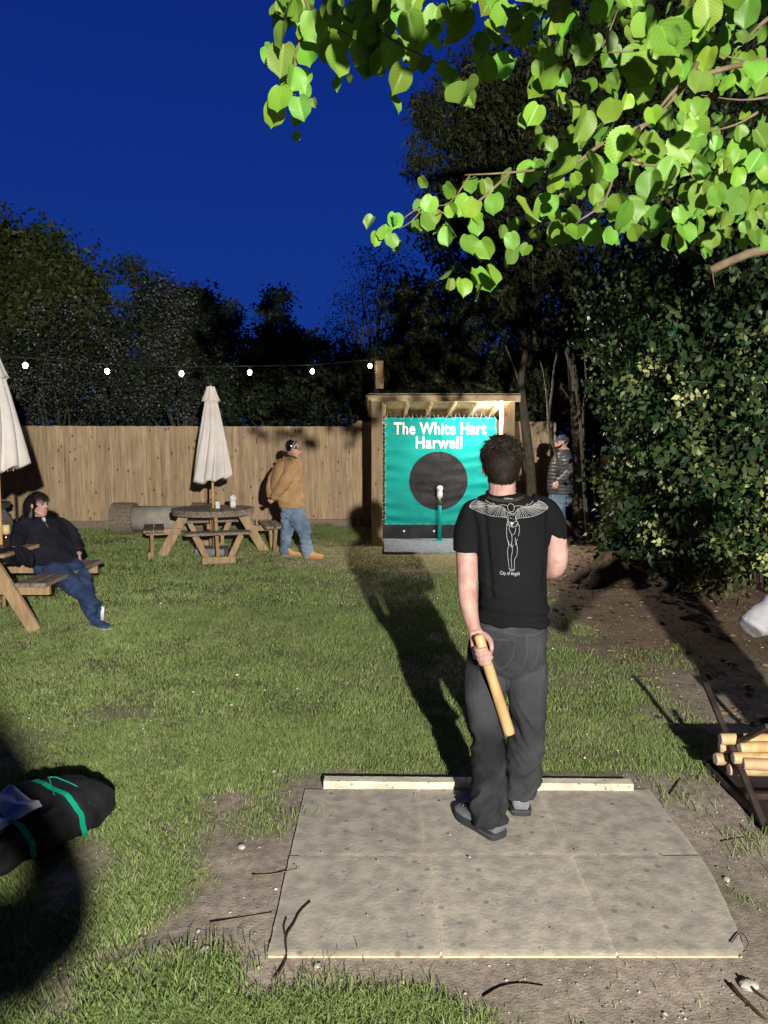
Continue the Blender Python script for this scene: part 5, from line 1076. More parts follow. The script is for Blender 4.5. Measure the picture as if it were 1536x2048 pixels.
# ================================================================ SPORTS BAG
def bag():
    p = G(90, 1738); t = thing('holdall_bag', 'open black holdall with green straps and white lining on the grass', 'bag', (p.x, p.y+.2, 0))
    ax = V((.50, .86, 0)).normalized(); sd = V((-ax.y, ax.x, 0)); e0 = G(165, 1708); c = V((e0.x, e0.y, 0)) + sd*.235 - ax*.14; L_ = .90
    def surf(s, a):
        """s along the bag -.5..5, a round the section"""
        e_ = 1-abs(2*s)**3.2*.55; w_ = .185*e_; h = .215*(1-abs(2*s)**4*.38)*(1 + .12*math.sin(s*5+1)); x = math.cos(a); z = math.sin(a)
        x = math.copysign(abs(x)**.75, x)*w_; z = (math.copysign(abs(z)**.8, z)*.5+.5)*h
        q = c + ax*(s*L_) + sd*x + V((0, 0, z)); f = fbm(q.x*6, q.y*6, q.z*7, 3); return q + (sd*x + V((0, 0, z-.15))).normalized()*(.022*f+.012*(1-abs(fbm(q.x*5+4, q.y*5, q.z*9, 2))*4))
    mb = MB(); NS, NA = 60, 48
    for i in range(NS+1):
        for k in range(NA):
            q = surf(i/NS-.5, 2*math.pi*k/NA); q.z = max(q.z, .004)
            a = 2*math.pi*k/NA; s = i/NS-.5
            if -.46 < s < .12:   # sunk opening along the top
                dz = max(0, math.sin(a)-.72)/.28; q.z -= .10*dz**.8*(1-abs((s+.17)/.29)**4)
            mb.v.append(tuple(q)); mb.c.append((1, 1, 1))
    for i in range(NS):
        for k in range(NA): a = i*NA+k; b = i*NA+(k+1) % NA; mb.f.append((a, b, b+NA, a+NA)); mb.m.append(0)
    mb.f += [tuple(range(NA-1, -1, -1)), tuple(NS*NA+k for k in range(NA))]; mb.m += [0, 0]; mb.build('bag_body', M['bag'], t, True)
    ln = MB(); n = 0
    for i in range(31):
        s = -.45+.50*i/30
        for j in range(13):
            a = math.pi*(.24+.44*j/12); q = surf(s, a); q += V((0, 0, .012 + .014*fbm(q.x*12, q.y*12, 1, 2))); q += sd*.01
            if j in (0, 12): q.z -= .016
            ln.v.append(tuple(q)); ln.c.append((1, 1, 1))
    for i in range(30):
        for j in range(12): a = i*13+j; ln.f.append((a, a+13, a+14, a+1)); ln.m.append(0)
    ln.build('lining', M['lining'], t, True)
    for s0, s1 in ((-.12, -.04), (.13, .24)):
        st = MB()
        for k in range(21):
            a = math.pi*.42 + math.pi*.86*k/20; q = surf(s0+(s1-s0)*k/20, a); q.z = max(q.z, .01); n_ = q-(c+V((0, 0, .12))); n_ -= ax*n_.dot(ax); q2 = q + n_.normalized()*.007; a_ = ax*.013; st.v += [tuple(q2-a_), tuple(q2+a_)]; st.c += [(1, 1, 1)]*2
        for k in range(20): st.f.append((2*k, 2*k+1, 2*k+3, 2*k+2)); st.m.append(0)
        st.build('strap', M['strap'], t)
    pp = MB(); pts = [surf(.12+.14*k/14, math.pi*.62-1.2*0-.5*math.sin(k/14*math.pi)+.1) + V((0, 0, .012)) for k in range(15)]; pp.tube(pts, .0025, 5); pp.build('piping', M['strap'], t)
bag()
mb = MB(); c0 = P(14, 1104, 6.95)
for k in range(5): mb.ell(c0+V((-.26+.10*k, .05*math.sin(k*2), -.012*k)), (.10, .16, .028+.008*math.sin(k*3)), Matrix.Rotation(.3*k, 3, 'Y')@Matrix.Rotation(.5*math.sin(k), 3, 'Z'))
cm = fuse(mb, .008, 3); displace(cm, lambda p, n: .012*(1-abs(fbm(p.x*9, p.y*9, p.z*9, 2))*3)); co_ = put(cm, 'folded_coat', M['navyfleece'], None); tag(co_, 'navy folded coat hanging over the near end of the left picnic table', 'coat')
# ================================================================ STICK TRESTLE
tr = thing('stick_trestle', 'dark metal trestle cradling the pile of throwing sticks', 'trestle', (1.9, 3.55, 0))
for x in (1.72, 2.10):
    for a, b in (((x, 3.86, .47), (x, 3.16, .0)), ((x+.03, 3.26, .47), (x+.03, 3.92, .0))): mb = MB(); mb.beam(a, b, .03, .022); mb.build('leg', M['iron'], tr)
mb = MB(); mb.beam((1.70, 3.54, .20), (2.16, 3.54, .20), .03, .03); mb.build('crossbar', M['iron'], tr)
mb = MB(); mb.beam((1.70, 3.34, .10), (2.16, 3.34, .10), .03, .03); mb.build('crossbar', M['iron'], tr)
mb = MB(); a = G(1452, 1575); mb.bevbox((2.08, 3.45, .03), (.72, .74, .03)); mb.build('base_board', M['tray'] if 'tray' in M else M['iron'], tr)
tops = [ (1440, 1478, .44, 0.035, 'stick', 'topmost long stick on the pile'), (1478, 1496, .40, .03, 'stick', 'thick stick second from the top of the pile'), (1438, 1493, .34, .02, 'stickp', 'short darker stick tucked under the topmost one'),
    (1465, 1516, .25, .02, 'stick', 'orange toned stick in the middle of the pile'), (1430, 1518, .30, .0, 'stickp', 'pale worn end stick sticking out furthest left'), (1486, 1527, .20, .01, 'stickp', 'front lowest brownish stick of the pile'), (1457, 1539, .36, .0, 'stickp', 'lowest stick at the left bottom of the pile'),
    (1452, 1480, .40, .03, 'stickp', 'stick lying at the back of the pile')]
dep = [3.56, 3.50, 3.60, 3.47, 3.60, 3.43, 3.53, 3.68]
for i, (u, v_, L_, sl_, mt, lab) in enumerate(tops):
    p = P(u, v_, dep[i]); L2 = .45; d = V((1, -.06 + .10*math.sin(i*2.1), sl_*.6)).normalized(); m = d.to_track_quat('Z', 'Y').to_matrix(); r = .029 if i != 4 else .031
    mb = MB(); mb.lathe(p, [(r*.8, 0), (r*.97, .006), (r, .016), (r*.96, L2*.5), (r*.98, L2-.012), (r*.85, L2)], 20, m)
    mb.m = [1 if len(f) == 20 or max(f) < 40 else 0 for f in mb.f]
    t = mb.build('throwing_stick', [M[mt], M['stickend']], smooth=False, loc=tuple(p)); t.data.polygons.foreach_set('use_smooth', [len(pl.vertices) < 10 for pl in t.data.polygons]); tag(t, 'wooden throwing stick, '+lab, 'throwing stick', 'wooden throwing sticks')
# ================================================================ FOLIAGE
def leaf_cards(centers, radii, n, size, seed, colors, cl=.28, weights=None, aspect=.55, shell=.55, face=None, nclust=None, hang=0):
    """leaf clumps: bent 4-vertex leaves gathered round cluster points inside a union of ellipsoids"""
    r = np.random.default_rng(seed); C_ = np.array(centers, float); Rr = np.array(radii, float); k = len(C_); vol = Rr.prod(1)**.67 if weights is None else np.array(weights, float)
    nc = nclust or max(12, n//38); ci = r.choice(k, nc, p=vol/vol.sum()); d = r.normal(0, 1, (nc, 3)); d /= np.linalg.norm(d, axis=1)[:, None]
    rad = shell + (1-shell)*r.random(nc)**.6; rad *= 1 + .22*r.normal(0, 1, nc)*(rad > .8); cc = C_[ci] + d*Rr[ci]*rad[:, None]
    tone = r.uniform(.55, 1.45, nc); li = r.integers(0, nc, n); p = cc[li] + r.normal(0, cl, (n, 3))*np.array([1, 1, .75]); p[:, 2] = np.maximum(p[:, 2], .05)
    s = size*r.uniform(.55, 1.35, n)
    dirv = r.normal(0, 1, (n, 3)) + np.array([0, 0, -hang]); dirv /= np.linalg.norm(dirv, axis=1)[:, None]; nn = r.normal(0, 1, (n, 3)) + (np.array(face) if face else 0); sd = np.cross(dirv, nn); sd /= np.linalg.norm(sd, axis=1)[:, None]+1e-9
    up = np.cross(sd, dirv)
    v = np.empty((n, 5, 3)); v[:, 0] = p; v[:, 1] = p + dirv*(s*.45)[:, None] + sd*(s*aspect*.5)[:, None] + up*(s*.10)[:, None]; v[:, 2] = p + dirv*s[:, None]; v[:, 3] = p + dirv*(s*.45)[:, None] - sd*(s*aspect*.5)[:, None] + up*(s*.10)[:, None]
    v[:, 4] = p + dirv*(s*.5)[:, None]
    b = (np.arange(n)*5)[:, None]; f = (b + np.array([0, 1, 2, 4, 0, 4, 2, 3])).ravel(); cs = np.array(colors, float); ch = r.integers(0, len(cs), nc)[li]; sw = r.random(n) < .35; ch = np.where(sw, r.integers(0, len(cs), n), ch)
    col = cs[ch]*(tone[li]*r.uniform(.8, 1.2, n))[:, None]
    return v.reshape(-1, 3), f, np.repeat(col, 5, 0), cc
def crown(parent, name, mt, *sets):
    off = 0; V_, F_, C_ = [], [], []
    for v, f, c, _ in sets: V_.append(v); F_.append(f+off); C_.append(c); off += len(v)
    return npmesh(name, np.concatenate(V_), np.concatenate(F_), 4, mt, cols=np.concatenate(C_), parent=parent)
def branches(parent, base, cc, nb, r0, seed, name='trunk', forkz=.35, m='bark', twigs=3):
    rr = random.Random(seed); mb = MB(); base = V(base); ctr = V(tuple(np.mean(cc, 0))); fk = base.lerp(V((ctr.x, ctr.y, ctr.z)), forkz)
    mb.tube([base, base.lerp(fk, .5) + V((rr.uniform(-.08, .08), rr.uniform(-.08, .08), 0)), fk], [r0*1.25, r0, r0*.8], 9, 4)
    for i in range(nb):
        e_ = V(tuple(cc[rr.randrange(len(cc))])); mid = fk.lerp(e_, .5) + V((rr.uniform(-.3, .3), rr.uniform(-.3, .3), rr.uniform(0, .4))); rb = r0*rr.uniform(.22, .5)
        mb.tube([fk, mid, e_], [rb, rb*.6, rb*.12], 6, 4)
        for k in range(twigs): a = mid.lerp(e_, rr.random()); mb.tube([a, a + V((rr.uniform(-.5, .5), rr.uniform(-.5, .5), rr.uniform(-.2, .5)))], [rb*.25, rb*.06], 4)
    return mb.build(name, M[m], parent, True)
def tree(name, label, cat, base, C_, R_, n, size, seed, colors, r0=.12, nb=16, extra=(), group=None, **kw):
    t = thing(name, label, cat, tuple(base), group); s = leaf_cards(C_, R_, n, size, seed, colors, **kw); branches(t, base, s[3], nb, r0, seed)
    crown(t, 'crown', M['leafd'], s, *extra); return t, s
DG = [(.020, .032, .008), (.030, .042, .010), (.038, .048, .014)]; OG = [(.042, .060, .016), (.058, .074, .022), (.030, .044, .012)]
BG = [(.018, .028, .012), (.026, .036, .018)]; BL = [(.12, .125, .145), (.07, .073, .085), (.17, .175, .195)]
def WX(u, Y): return (u-768)/F*Y
def WZ(v, Y): return P(768, v, Y).z
Y1 = 19.0
tree('broadleaf_tree', 'tall dark olive broadleaf tree rising behind the fence at the left edge', 'tree', (WX(60, Y1), Y1, 0),
    [(WX(u, Y1), Y1+dy, WZ(v, Y1)) for u, v, dy in ((60, 560, 0), (-40, 540, 0), (150, 590, .3), (120, 690, 0), (20, 700, -.3), (210, 700, .4), (-90, 640, 0), (100, 525, 0), (30, 510, 0))],
    [(1.5, 1.3, 1.25), (1.4, 1.2, 1.3), (1.1, 1, .9), (1.3, 1.1, 1.1), (1.4, 1.1, 1.2), (.6, .8, .8), (1.5, 1, 1.5), (.7, .8, .7), (.8, .8, .7)], 46000, .16, 11, OG, .22, 10, cl=.24, hang=.4, shell=.3)
Y2 = 17.6
bl = leaf_cards([(WX(u, Y2-.6), Y2-.8, WZ(v, Y2-.6)) for u, v in ((60, 720), (180, 760), (100, 800), (20, 780), (250, 800), (330, 620), (400, 700), (330, 780), (300, 700), (150, 640), (380, 800))], [(1.0, .6, .55)]*11, 5200, .045, 13, BL, cl=.16, aspect=1, nclust=330)
tree('hawthorn_bush', 'hawthorn bush dotted with white blossom behind the fence under the tall left tree', 'bush', (WX(110, Y2), Y2, 0),
    [(WX(u, Y2), Y2, WZ(v, Y2)) for u, v in ((60, 730), (180, 770), (100, 800), (-20, 780), (230, 790), (150, 690))], [(1.1, .8, .8)]*6, 12000, .085, 14, BG, .08, 18, cl=.2)
t, s = tree('hawthorn_tree', 'blossoming hawthorn tree with an uneven top left of the round table parasol', 'tree', (WX(370, Y2), Y2, 0),
    [(WX(u, Y2), Y2, WZ(v, Y2)) for u, v in ((350, 650), (410, 630), (300, 640), (290, 560), (330, 580), (440, 680), (370, 740), (300, 780), (430, 790), (465, 640), (275, 530), (380, 600))],
    [(.9, .8, .7), (.7, .7, .5), (.5, .6, .6), (.25, .3, .22), (.4, .4, .3), (.6, .6, .6), (1.2, .8, .9), (.8, .7, .8), (.9, .8, .8), (.22, .3, .2), (.22, .25, .12), (.6, .6, .3)], 30000, .10, 15, BG, .10, 16, cl=.15, shell=.3)
o = npmesh('blossom', *bl[:2], 4, M['blossom'], cols=bl[2], parent=t)
Y3 = 19.5
tree('small_tree', 'small dark pointed tree behind the fence left of the shelter', 'tree', (WX(560, Y3), Y3, 0), [(WX(u, Y3), Y3, WZ(v, Y3)) for u, v in ((560, 700), (555, 650), (553, 615), (570, 592), (540, 590), (610, 690), (520, 720), (600, 760), (520, 790))],
    [(.8, .7, .6), (.5, .5, .4), (.28, .3, .3), (.16, .2, .12), (.12, .2, .10), (.6, .6, .35), (.7, .6, .5), (.9, .8, .8), (.9, .8, .8)], 19000, .11, 16, BG, .08, 12, cl=.13, shell=.3)
Y4 = 21.0
tree('bare_tree', 'thin bare twigged tree against the sky above the shelter', 'tree', (WX(760, Y4), Y4, 0), [(WX(u, Y4), Y4, WZ(v, Y4)) for u, v in ((760, 560), (720, 620), (800, 540), (680, 660), (800, 620), (740, 520), (760, 690), (660, 720))],
    [(.9, .8, .8), (.8, .7, .6), (.7, .6, .7), (.7, .6, .4), (.9, .8, .7), (.4, .4, .4), (1.2, .8, .7), (.9, .8, .6)], 5200, .07, 17, BG, .08, 60, cl=.16, nclust=260)
Y5 = 15.8
cols5 = [(.030, .036, .014), (.020, .028, .009), (.045, .052, .02)]
t5, s5 = tree('evergreen_tree', 'very tall dark evergreen tree with drooping sprays behind the shelter', 'tree', (WX(1060, 17), 17, 0), [(WX(u, Y5+1), Y5+1+dy, WZ(v, Y5+1)) for u, v, dy in ((980, 300, 0), (1100, 200, 0), (900, 420, 0), (1050, 450, 0), (1250, 300, 0), (950, 600, 0), (850, 680, 0), (1100, 600, .3), (820, 600, 0), (1300, 500, .5), (1250, 650, .5), (880, 740, 0), (1020, 740, .4), (1450, 300, .5), (1200, 80, 0), (1400, 80, 0), (950, 200, 0), (790, 740, 0), (710, 750, 0), (1150, 760, .6), (1500, 560, -1), (1440, 720, -1.5), (1300, 700, -1))],
    [(1.3, 1, 1.6), (1.6, 1, 1.6), (.7, .7, .9), (1.4, 1, 1.3), (1.6, 1, 1.6), (1.1, .8, .9), (.8, .7, .6), (1.5, 1, 1.2), (.5, .6, .5), (1.6, 1, 1.5), (1.5, 1, 1.1), (1.0, .7, .6), (1.2, .8, .6), (1.8, 1, 2), (1.6, 1, 1.3), (1.7, 1, 1.3), (.7, .7, 1.2), (.7, .5, .6), (.7, .5, .5), (1.2, .8, .6), (1.8, .8, 1.6), (1.6, .8, 1.5), (1.6, .8, 1.4)], 110000, .16, 18, cols5, .20, 14, cl=.26, aspect=.42, hang=.8, shell=.35)
spr = leaf_cards([(WX(u, 16), 16, WZ(v, 16)) for u, v in ((860, 240), (840, 275), (880, 330), (850, 210), (900, 280), (830, 330), (880, 195))], [(.28, .3, .28)]*7, 3600, .12, 19, cols5, cl=.10, aspect=.28, hang=1.6, nclust=90)
crown(t5, 'drooping_spray', M['leafd'], spr)
wd = leaf_cards([(x, 23+abs(x)*.1, z) for x in np.arange(-16, 16, 1.6) for z in (.8, 2.4, 3.6)], [(1.4, 1.0, 1.2)]*60, 52000, .22, 60, BG, cl=.3, shell=.3)
tag(npmesh('distant_wood', *wd[:2], 4, M['leafd'], cols=wd[2]), kind='stuff')
ub = tree('laurel_bush', 'dark laurel bush behind the fence right of the shelter roof', 'bush', (3.2, 17.0, 0), [(x, 17.0, z) for x in (1.2, 2.6, 4.0, 5.4) for z in (1.2, 2.6, 3.6)], [(1.0, .8, .9)]*12, 16000, .13, 61, cols5, .08, 14, cl=.2)
ub = tree('elder_bush', 'dark elder bush behind the fence left of the shelter roof', 'bush', (-.9, 17.6, 0), [(x, 17.6, z) for x in (-2.2, -.8, .4) for z in (1.2, 2.4, 3.2)], [(.9, .8, .8)]*9, 10000, .11, 62, BG, .08, 14, cl=.2)
# thin trunks beside the quilted jacket
def stems(name, label, lists, parent_loc):
    t = thing(name, label, 'tree', parent_loc)
    for k, (pts, r) in enumerate(lists):
        mb = MB(); q = [P(u, v_, y) for u, v_, y in pts]; mb.tube(q, [r*(1-.55*i/(len(q)-1)) for i in range(len(q))], 8, 4); mb.build('trunk' if k == 0 else 'branch', M['bark'], t, True)
    return t
a = G(1050, 1088); stems('thin_tree', 'slender curved trunk just right of the shelter post', [([(1062, 1040, 13.6), (1062, 960, 13.6), (1054, 880, 13.5), (1045, 800, 13.5), (1042, 760, 13.4), (1052, 700, 13.3)], .11), ([(1044, 790, 13.5), (1030, 740, 13.4), (1010, 690, 13.3)], .03), ([(1048, 730, 13.4), (1062, 680, 13.3), (1060, 620, 13.2)], .035)], (a.x+.1, 13.6, 0))
stems('sapling', 'pale forked sapling stem in front of the quilted jacket', [([(1118, 950, 11.9), (1113, 912, 11.8), (1100, 870, 11.8), (1097, 840, 11.8), (1104, 780, 11.8), (1108, 740, 11.8), (1115, 700, 11.7)], .028), ([(1097, 850, 11.8), (1090, 845, 11.8), (1084, 848, 11.8)], .014), ([(1096, 845, 11.8), (1094, 800, 11.8), (1088, 750, 11.8), (1080, 720, 11.7)], .014)], (3.0, 11.9, 0))
stems('sapling', 'pair of straight pale saplings right of the quilted jacket', [([(1176, 1085, 11.0), (1170, 1000, 11.0), (1164, 900, 11.0), (1160, 840, 11.0), (1150, 770, 11.0), (1130, 700, 10.9)], .030), ([(1168, 900, 11.0), (1166, 830, 11.0), (1172, 770, 11.0), (1168, 700, 11.0)], .018), ([(1190, 1010, 10.8), (1186, 930, 10.8), (1188, 880, 10.8)], .014), ([(1160, 840, 11), (1140, 800, 11), (1120, 770, 11)], .010), ([(1162, 820, 11), (1178, 790, 11), (1186, 750, 11)], .010)], (3.1, 11.0, 0))
mb = MB(); a = G(1150, 1085)
stems('dark_trunk_tree', 'thick dark trunk behind the quilted jacket under the evergreen', [([(1168, 1075, 12.9), (1160, 1000, 12.9), (1158, 900, 13), (1150, 800, 13), (1140, 700, 13)], .16), ([(1170, 1090, 12.7), (1150, 1060, 12.8), (1130, 1040, 12.9)], .06)], (3.45, 12.9, 0))
# ---------------------------------------------------------------- variegated hedge on the right
HC = []; HR = []
for u, v, y, r in ((1330, 620, 10.4, .9), (1300, 730, 10.5, .70), (1285, 830, 10.5, .56), (1280, 930, 10.4, .56), (1285, 1020, 10.3, .56), (1300, 1075, 10.0, .48), (1350, 700, 9.2, .75), (1370, 850, 8.6, .8), (1380, 980, 8.2, .7), (1400, 1080, 7.9, .40), (1460, 600, 8.2, .9), (1480, 760, 7.6, .9), (1480, 900, 7.3, .85), (1500, 1020, 7.0, .55),
    (1560, 700, 7.2, 1.0), (1570, 900, 6.9, .9), (1360, 540, 9.6, .8), (1420, 500, 9.0, .9), (1560, 480, 8.0, 1.1), (1350, 1105, 8.2, .28), (1250, 600, 11.2, .8), (1240, 700, 11.2, .45), (1530, 1100, 6.7, .28), (1340, 1150, 7.6, .12), (1250, 1090, 9.8, .30)):
    HC.append((WX(u, y), y, WZ(v, y))); HR.append((r, r*.9, r*1.05))
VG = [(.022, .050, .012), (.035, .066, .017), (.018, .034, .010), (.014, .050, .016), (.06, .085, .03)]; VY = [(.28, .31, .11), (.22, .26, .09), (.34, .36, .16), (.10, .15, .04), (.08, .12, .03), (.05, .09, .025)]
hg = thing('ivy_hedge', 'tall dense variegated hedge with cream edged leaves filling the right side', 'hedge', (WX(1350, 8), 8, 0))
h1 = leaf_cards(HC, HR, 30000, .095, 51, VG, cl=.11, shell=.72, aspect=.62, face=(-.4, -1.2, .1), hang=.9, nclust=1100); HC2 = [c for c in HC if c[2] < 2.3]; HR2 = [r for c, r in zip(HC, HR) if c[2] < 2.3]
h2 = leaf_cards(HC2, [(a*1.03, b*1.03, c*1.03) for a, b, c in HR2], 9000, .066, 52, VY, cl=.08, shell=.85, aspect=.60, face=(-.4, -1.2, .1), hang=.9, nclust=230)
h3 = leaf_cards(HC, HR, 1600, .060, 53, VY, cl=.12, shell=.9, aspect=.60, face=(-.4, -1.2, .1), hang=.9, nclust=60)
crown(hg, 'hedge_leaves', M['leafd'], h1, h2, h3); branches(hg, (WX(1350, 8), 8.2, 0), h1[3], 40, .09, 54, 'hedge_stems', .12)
# root mound / stump at the hedge foot
a = G(1225, 1180); mb = MB(); NR = 40
for j in range(14):
    for k in range(NR):
        t_ = j/13; an = 2*math.pi*k/NR; r = (.50*(1-t_)**1.5+.14)*(1+.22*math.sin(an*5+t_*2)*(1-t_)+.15*fbm(math.cos(an)*2, math.sin(an)*2, t_*2, 3)); mb.v.append((a.x+.1+r*math.cos(an), a.y+.35+r*.8*math.sin(an), .42*t_-.02+.03*fbm(an, t_*5, 0, 2))); mb.c.append((1, 1, 1))
for j in range(13):
    for k in range(NR): i0 = j*NR+k; i1 = j*NR+(k+1) % NR; mb.f.append((i0, i1, i1+NR, i0+NR)); mb.m.append(0)
mb.f.append(tuple(13*NR+k for k in range(NR))); mb.m.append(0)
M['root'] = mat('root_brown', (.055, .035, .022), (.13, .085, .055), 8, stretch=(3, 3, 1), bump=.02, bscale=14, rough=.95)
tag(mb.build('tree_stump', M['root'], smooth=True, loc=(a.x+.1, a.y+.35, 0)), 'broad brown flaring tree stump at the foot of the hedge', 'stump')
# ---------------------------------------------------------------- the lime branch overhead
def vein_mat():
    m = bpy.data.materials.new('lime_leaf'); m.use_nodes = True; n = m.node_tree.nodes; L = m.node_tree.links; b = n['Principled BSDF']; b.inputs['Roughness'].default_value = .45; b.inputs['Specular IOR Level'].default_value = .35
    uv = n.new('ShaderNodeUVMap'); sx_ = n.new('ShaderNodeSeparateXYZ'); L.new(uv.outputs[0], sx_.inputs[0])
    def mt(op, a, b_=None):
        x = n.new('ShaderNodeMath'); x.operation = op
        for i, q in enumerate((a, b_)):
            if q is None: continue
            if isinstance(q, (int, float)): x.inputs[i].default_value = q
            else: L.new(q, x.inputs[i])
        return x.outputs[0]
    au = mt('ABSOLUTE', sx_.outputs[0]); ph = mt('SUBTRACT', sx_.outputs[1], mt('MULTIPLY', au, .42)); fr = mt('FRACT', mt('MULTIPLY', ph, 8.5)); v = mt('ABSOLUTE', mt('SUBTRACT', fr, .5)); line = mt('LESS_THAN', v, .09)
    mid = mt('LESS_THAN', au, .035); ln_ = mt('MAXIMUM', line, mid); hgt = mt('MAXIMUM', mt('MULTIPLY', v, -1.0), mt('MULTIPLY', mid, .3))
    at = n.new('ShaderNodeAttribute'); at.attribute_name = 'Col'; mx = n.new('ShaderNodeMix'); mx.data_type = 'RGBA'; mx.blend_type = 'MULTIPLY'; mx.inputs[7].default_value = (1.35, 1.25, 1.5, 1); L.new(ln_, mx.inputs[0]); L.new(at.outputs[0], mx.inputs[6])
    L.new(mx.outputs[2], b.inputs['Base Color']); bp = n.new('ShaderNodeBump'); bp.inputs['Distance'].default_value = .0035; L.new(hgt, bp.inputs['Height']); L.new(bp.outputs[0], b.inputs['Normal'])
    tr_ = n.new('ShaderNodeBsdfTranslucent'); L.new(mx.outputs[2], tr_.inputs[0]); ms = n.new('ShaderNodeMixShader'); ms.inputs[0].default_value = .26; L.new(b.outputs[0], ms.inputs[1]); L.new(tr_.outputs[0], ms.inputs[2]); L.new(ms.outputs[0], n['Material Output'].inputs[0]); return m
M['lime'] = vein_mat()
LV, LF, LU, LC = [], [], [], []
def bigleaf(p, L_, rr, yawr=.55, droop=.35):
    """rounded serrated leaf with a drip tip, hanging from p"""
    NL, NW = 28, 6; tipd = V((rr.gauss(0, droop), rr.gauss(0, .25), -1)).normalized(); nrm = V((rr.gauss(-.05, yawr), -1, rr.gauss(.15, .35))); 
    if rr.random() < .16: nrm = V((rr.gauss(0, 1), rr.gauss(0, .6), rr.gauss(0, .6)))
    nrm = (nrm - tipd*nrm.dot(tipd)).normalized(); sd = tipd.cross(nrm); b = len(LV); W = L_*rr.uniform(.41, .50); fold = rr.uniform(.05, .75); curl = rr.uniform(-.5, .7); wav = rr.uniform(0, 6); gb = rr.uniform(.58, 1.15); col = (rr.uniform(.14, .21)*gb, rr.uniform(.30, .38)*gb, rr.uniform(.03, .055)*gb)
    asym = rr.uniform(-.08, .08)
    for i in range(NL+1):
        t = i/NL; w_ = W*(math.sqrt(max(0, 1-((t-.44)/.60)**2)) if t > .44 else math.sqrt(max(0, 1-((.44-t)/.475)**2)))
        if t > .78: w_ = min(w_, W*(.80*max(0, 1-(t-.78)/.22)**1.35+.012))
        if i == 0: w_ = W*.34
        for j in range(-NW, NW+1):
            u = j/NW; ser = (1 + (.04 if i % 2 else -.03)*(abs(j) == NW)); x = u*w_*ser*(1+asym*(1 if j > 0 else -1)); back = -.06*L_*(abs(u)**2)*(1-t)**3
            z = abs(x)*fold - curl*L_*t*t*.5 + .04*L_*math.sin(wav+t*7+u*2)*abs(u) ; q = p + tipd*(t*L_+back) + sd*x - nrm*(-z)
            LV.append(tuple(q)); LU.append((u*w_/W, t)); LC.append(col)
    for i in range(NL):
        for j in range(2*NW): a = b+i*(2*NW+1)+j; LF.append((a, a+1, a+2*NW+2, a+2*NW+1))
rr = random.Random(77); z1 = lambda X, Y_: (500+X*.3255, Y_*.3255); z2 = lambda X, Y_: (1000+X*.349, Y_*.349)
A = [(205, 365, 190), (350, 330, 150), (440, 260, 120), (270, 480, 140), (190, 610, 160), (300, 660, 130), (310, 740, 80), (350, 560, 80), (520, 380, 170), (560, 430, 90), (180, 20, 90), (280, 60, 130), (470, 40, 150), (520, 20, 120), (640, 60, 90), (830, 40, 120), (370, 150, 170), (700, 40, 140), (820, 340, 150), (940, 490, 150), (1090, 400, 110), (1030, 260, 140), (1160, 100, 140), (1330, 120, 170), (1330, 600, 210), (1430, 430, 140), (1450, 250, 140), (760, 400, 110),
    (890, 1360, 100), (775, 1470, 90), (850, 1440, 100), (870, 1480, 90), (1050, 1280, 110), (1120, 1260, 110), (1030, 1390, 70), (1100, 1370, 120), (1150, 1340, 110), (1210, 1450, 120), (1220, 1300, 90), (1340, 1270, 130), (1360, 1150, 110), (1440, 1150, 100), (1400, 1300, 130), (1500, 1250, 120), (1340, 1510, 130), (1420, 1540, 130), (1380, 1400, 110), (1390, 1740, 180), (1450, 1700, 130), (1300, 1770, 110), (1420, 1800, 110), (1250, 480, 110), (1200, 420, 90)]
B = [(920, 250, 205), (880, 440, 205), (1190, 60, 160), (1290, 50, 130), (1430, 60, 150), (1205, 170, 110), (1150, 490, 150), (1160, 620, 110), (655, 640, 140), (500, 720, 180), (770, 850, 210), (990, 870, 170), (870, 670, 110), (490, 980, 190), (200, 1010, 160), (145, 1220, 170), (980, 1060, 180), (1150, 1120, 140), (1240, 1120, 120), (740, 1240, 170), (660, 1210, 110), (440, 1360, 130), (520, 1350, 120), (90, 1460, 120), (600, 1010, 130), (620, 230, 110), (515, 320, 120), (330, 440, 130), (220, 660, 120), (1140, 835, 100), (1250, 820, 80), (1275, 960, 90), (1365, 1010, 100), (1390, 1150, 160), (1460, 800, 120), (1500, 930, 120), (1460, 1380, 110), (1510, 1400, 110),
    (1040, 1340, 130), (1125, 1290, 110), (350, 1330, 110), (650, 1370, 110), (760, 1350, 100), (900, 950, 110), (540, 1110, 110), (270, 510, 130), (40, 120, 150), (130, 180, 140), (300, 130, 150), (60, 1380, 100), (230, 1200, 110), (300, 1180, 130), (1320, 1080, 120), (1500, 500, 110), (1440, 420, 130), (1000, 200, 100), (990, 390, 110), (560, 60, 110)]
SPOTS = [(*z1(x, y), s*.3255) for x, y, s in A] + [(*z2(x, y), s*.349) for x, y, s in B]; nodes = []
for u, v_, s in SPOTS:
    Yd = rr.uniform(1.95, 2.5); L_ = s*Yd/F*1.02; p = P(u, v_-s*.5, Yd); bigleaf(p, L_, rr)
    for q_ in range(rr.choice((0, 1, 1, 2)) if v_ > 60 else 1): bigleaf(p + V((rr.gauss(0, .035), rr.uniform(.03, .12), rr.gauss(.02, .03))), L_*rr.uniform(.6, .95), rr, .9, .6)
def fill(n, u0, u1, v0, v1, cond, sz, d0, d1):
    k = 0
    while k < n:
        u, v_ = rr.uniform(u0, u1), rr.uniform(v0, v1)
        if cond(u, v_):
            k += 1; Yd = rr.uniform(d0, d1); p_ = P(u, v_, Yd)
            if .02 < (p_.x-1.08)/(p_.y+3) < .13 and (p_.z-2.6)/(p_.y+3) < .015: continue
            bigleaf(P(u, v_, Yd), rr.uniform(.055, .10)*sz, rr, .9, .5)
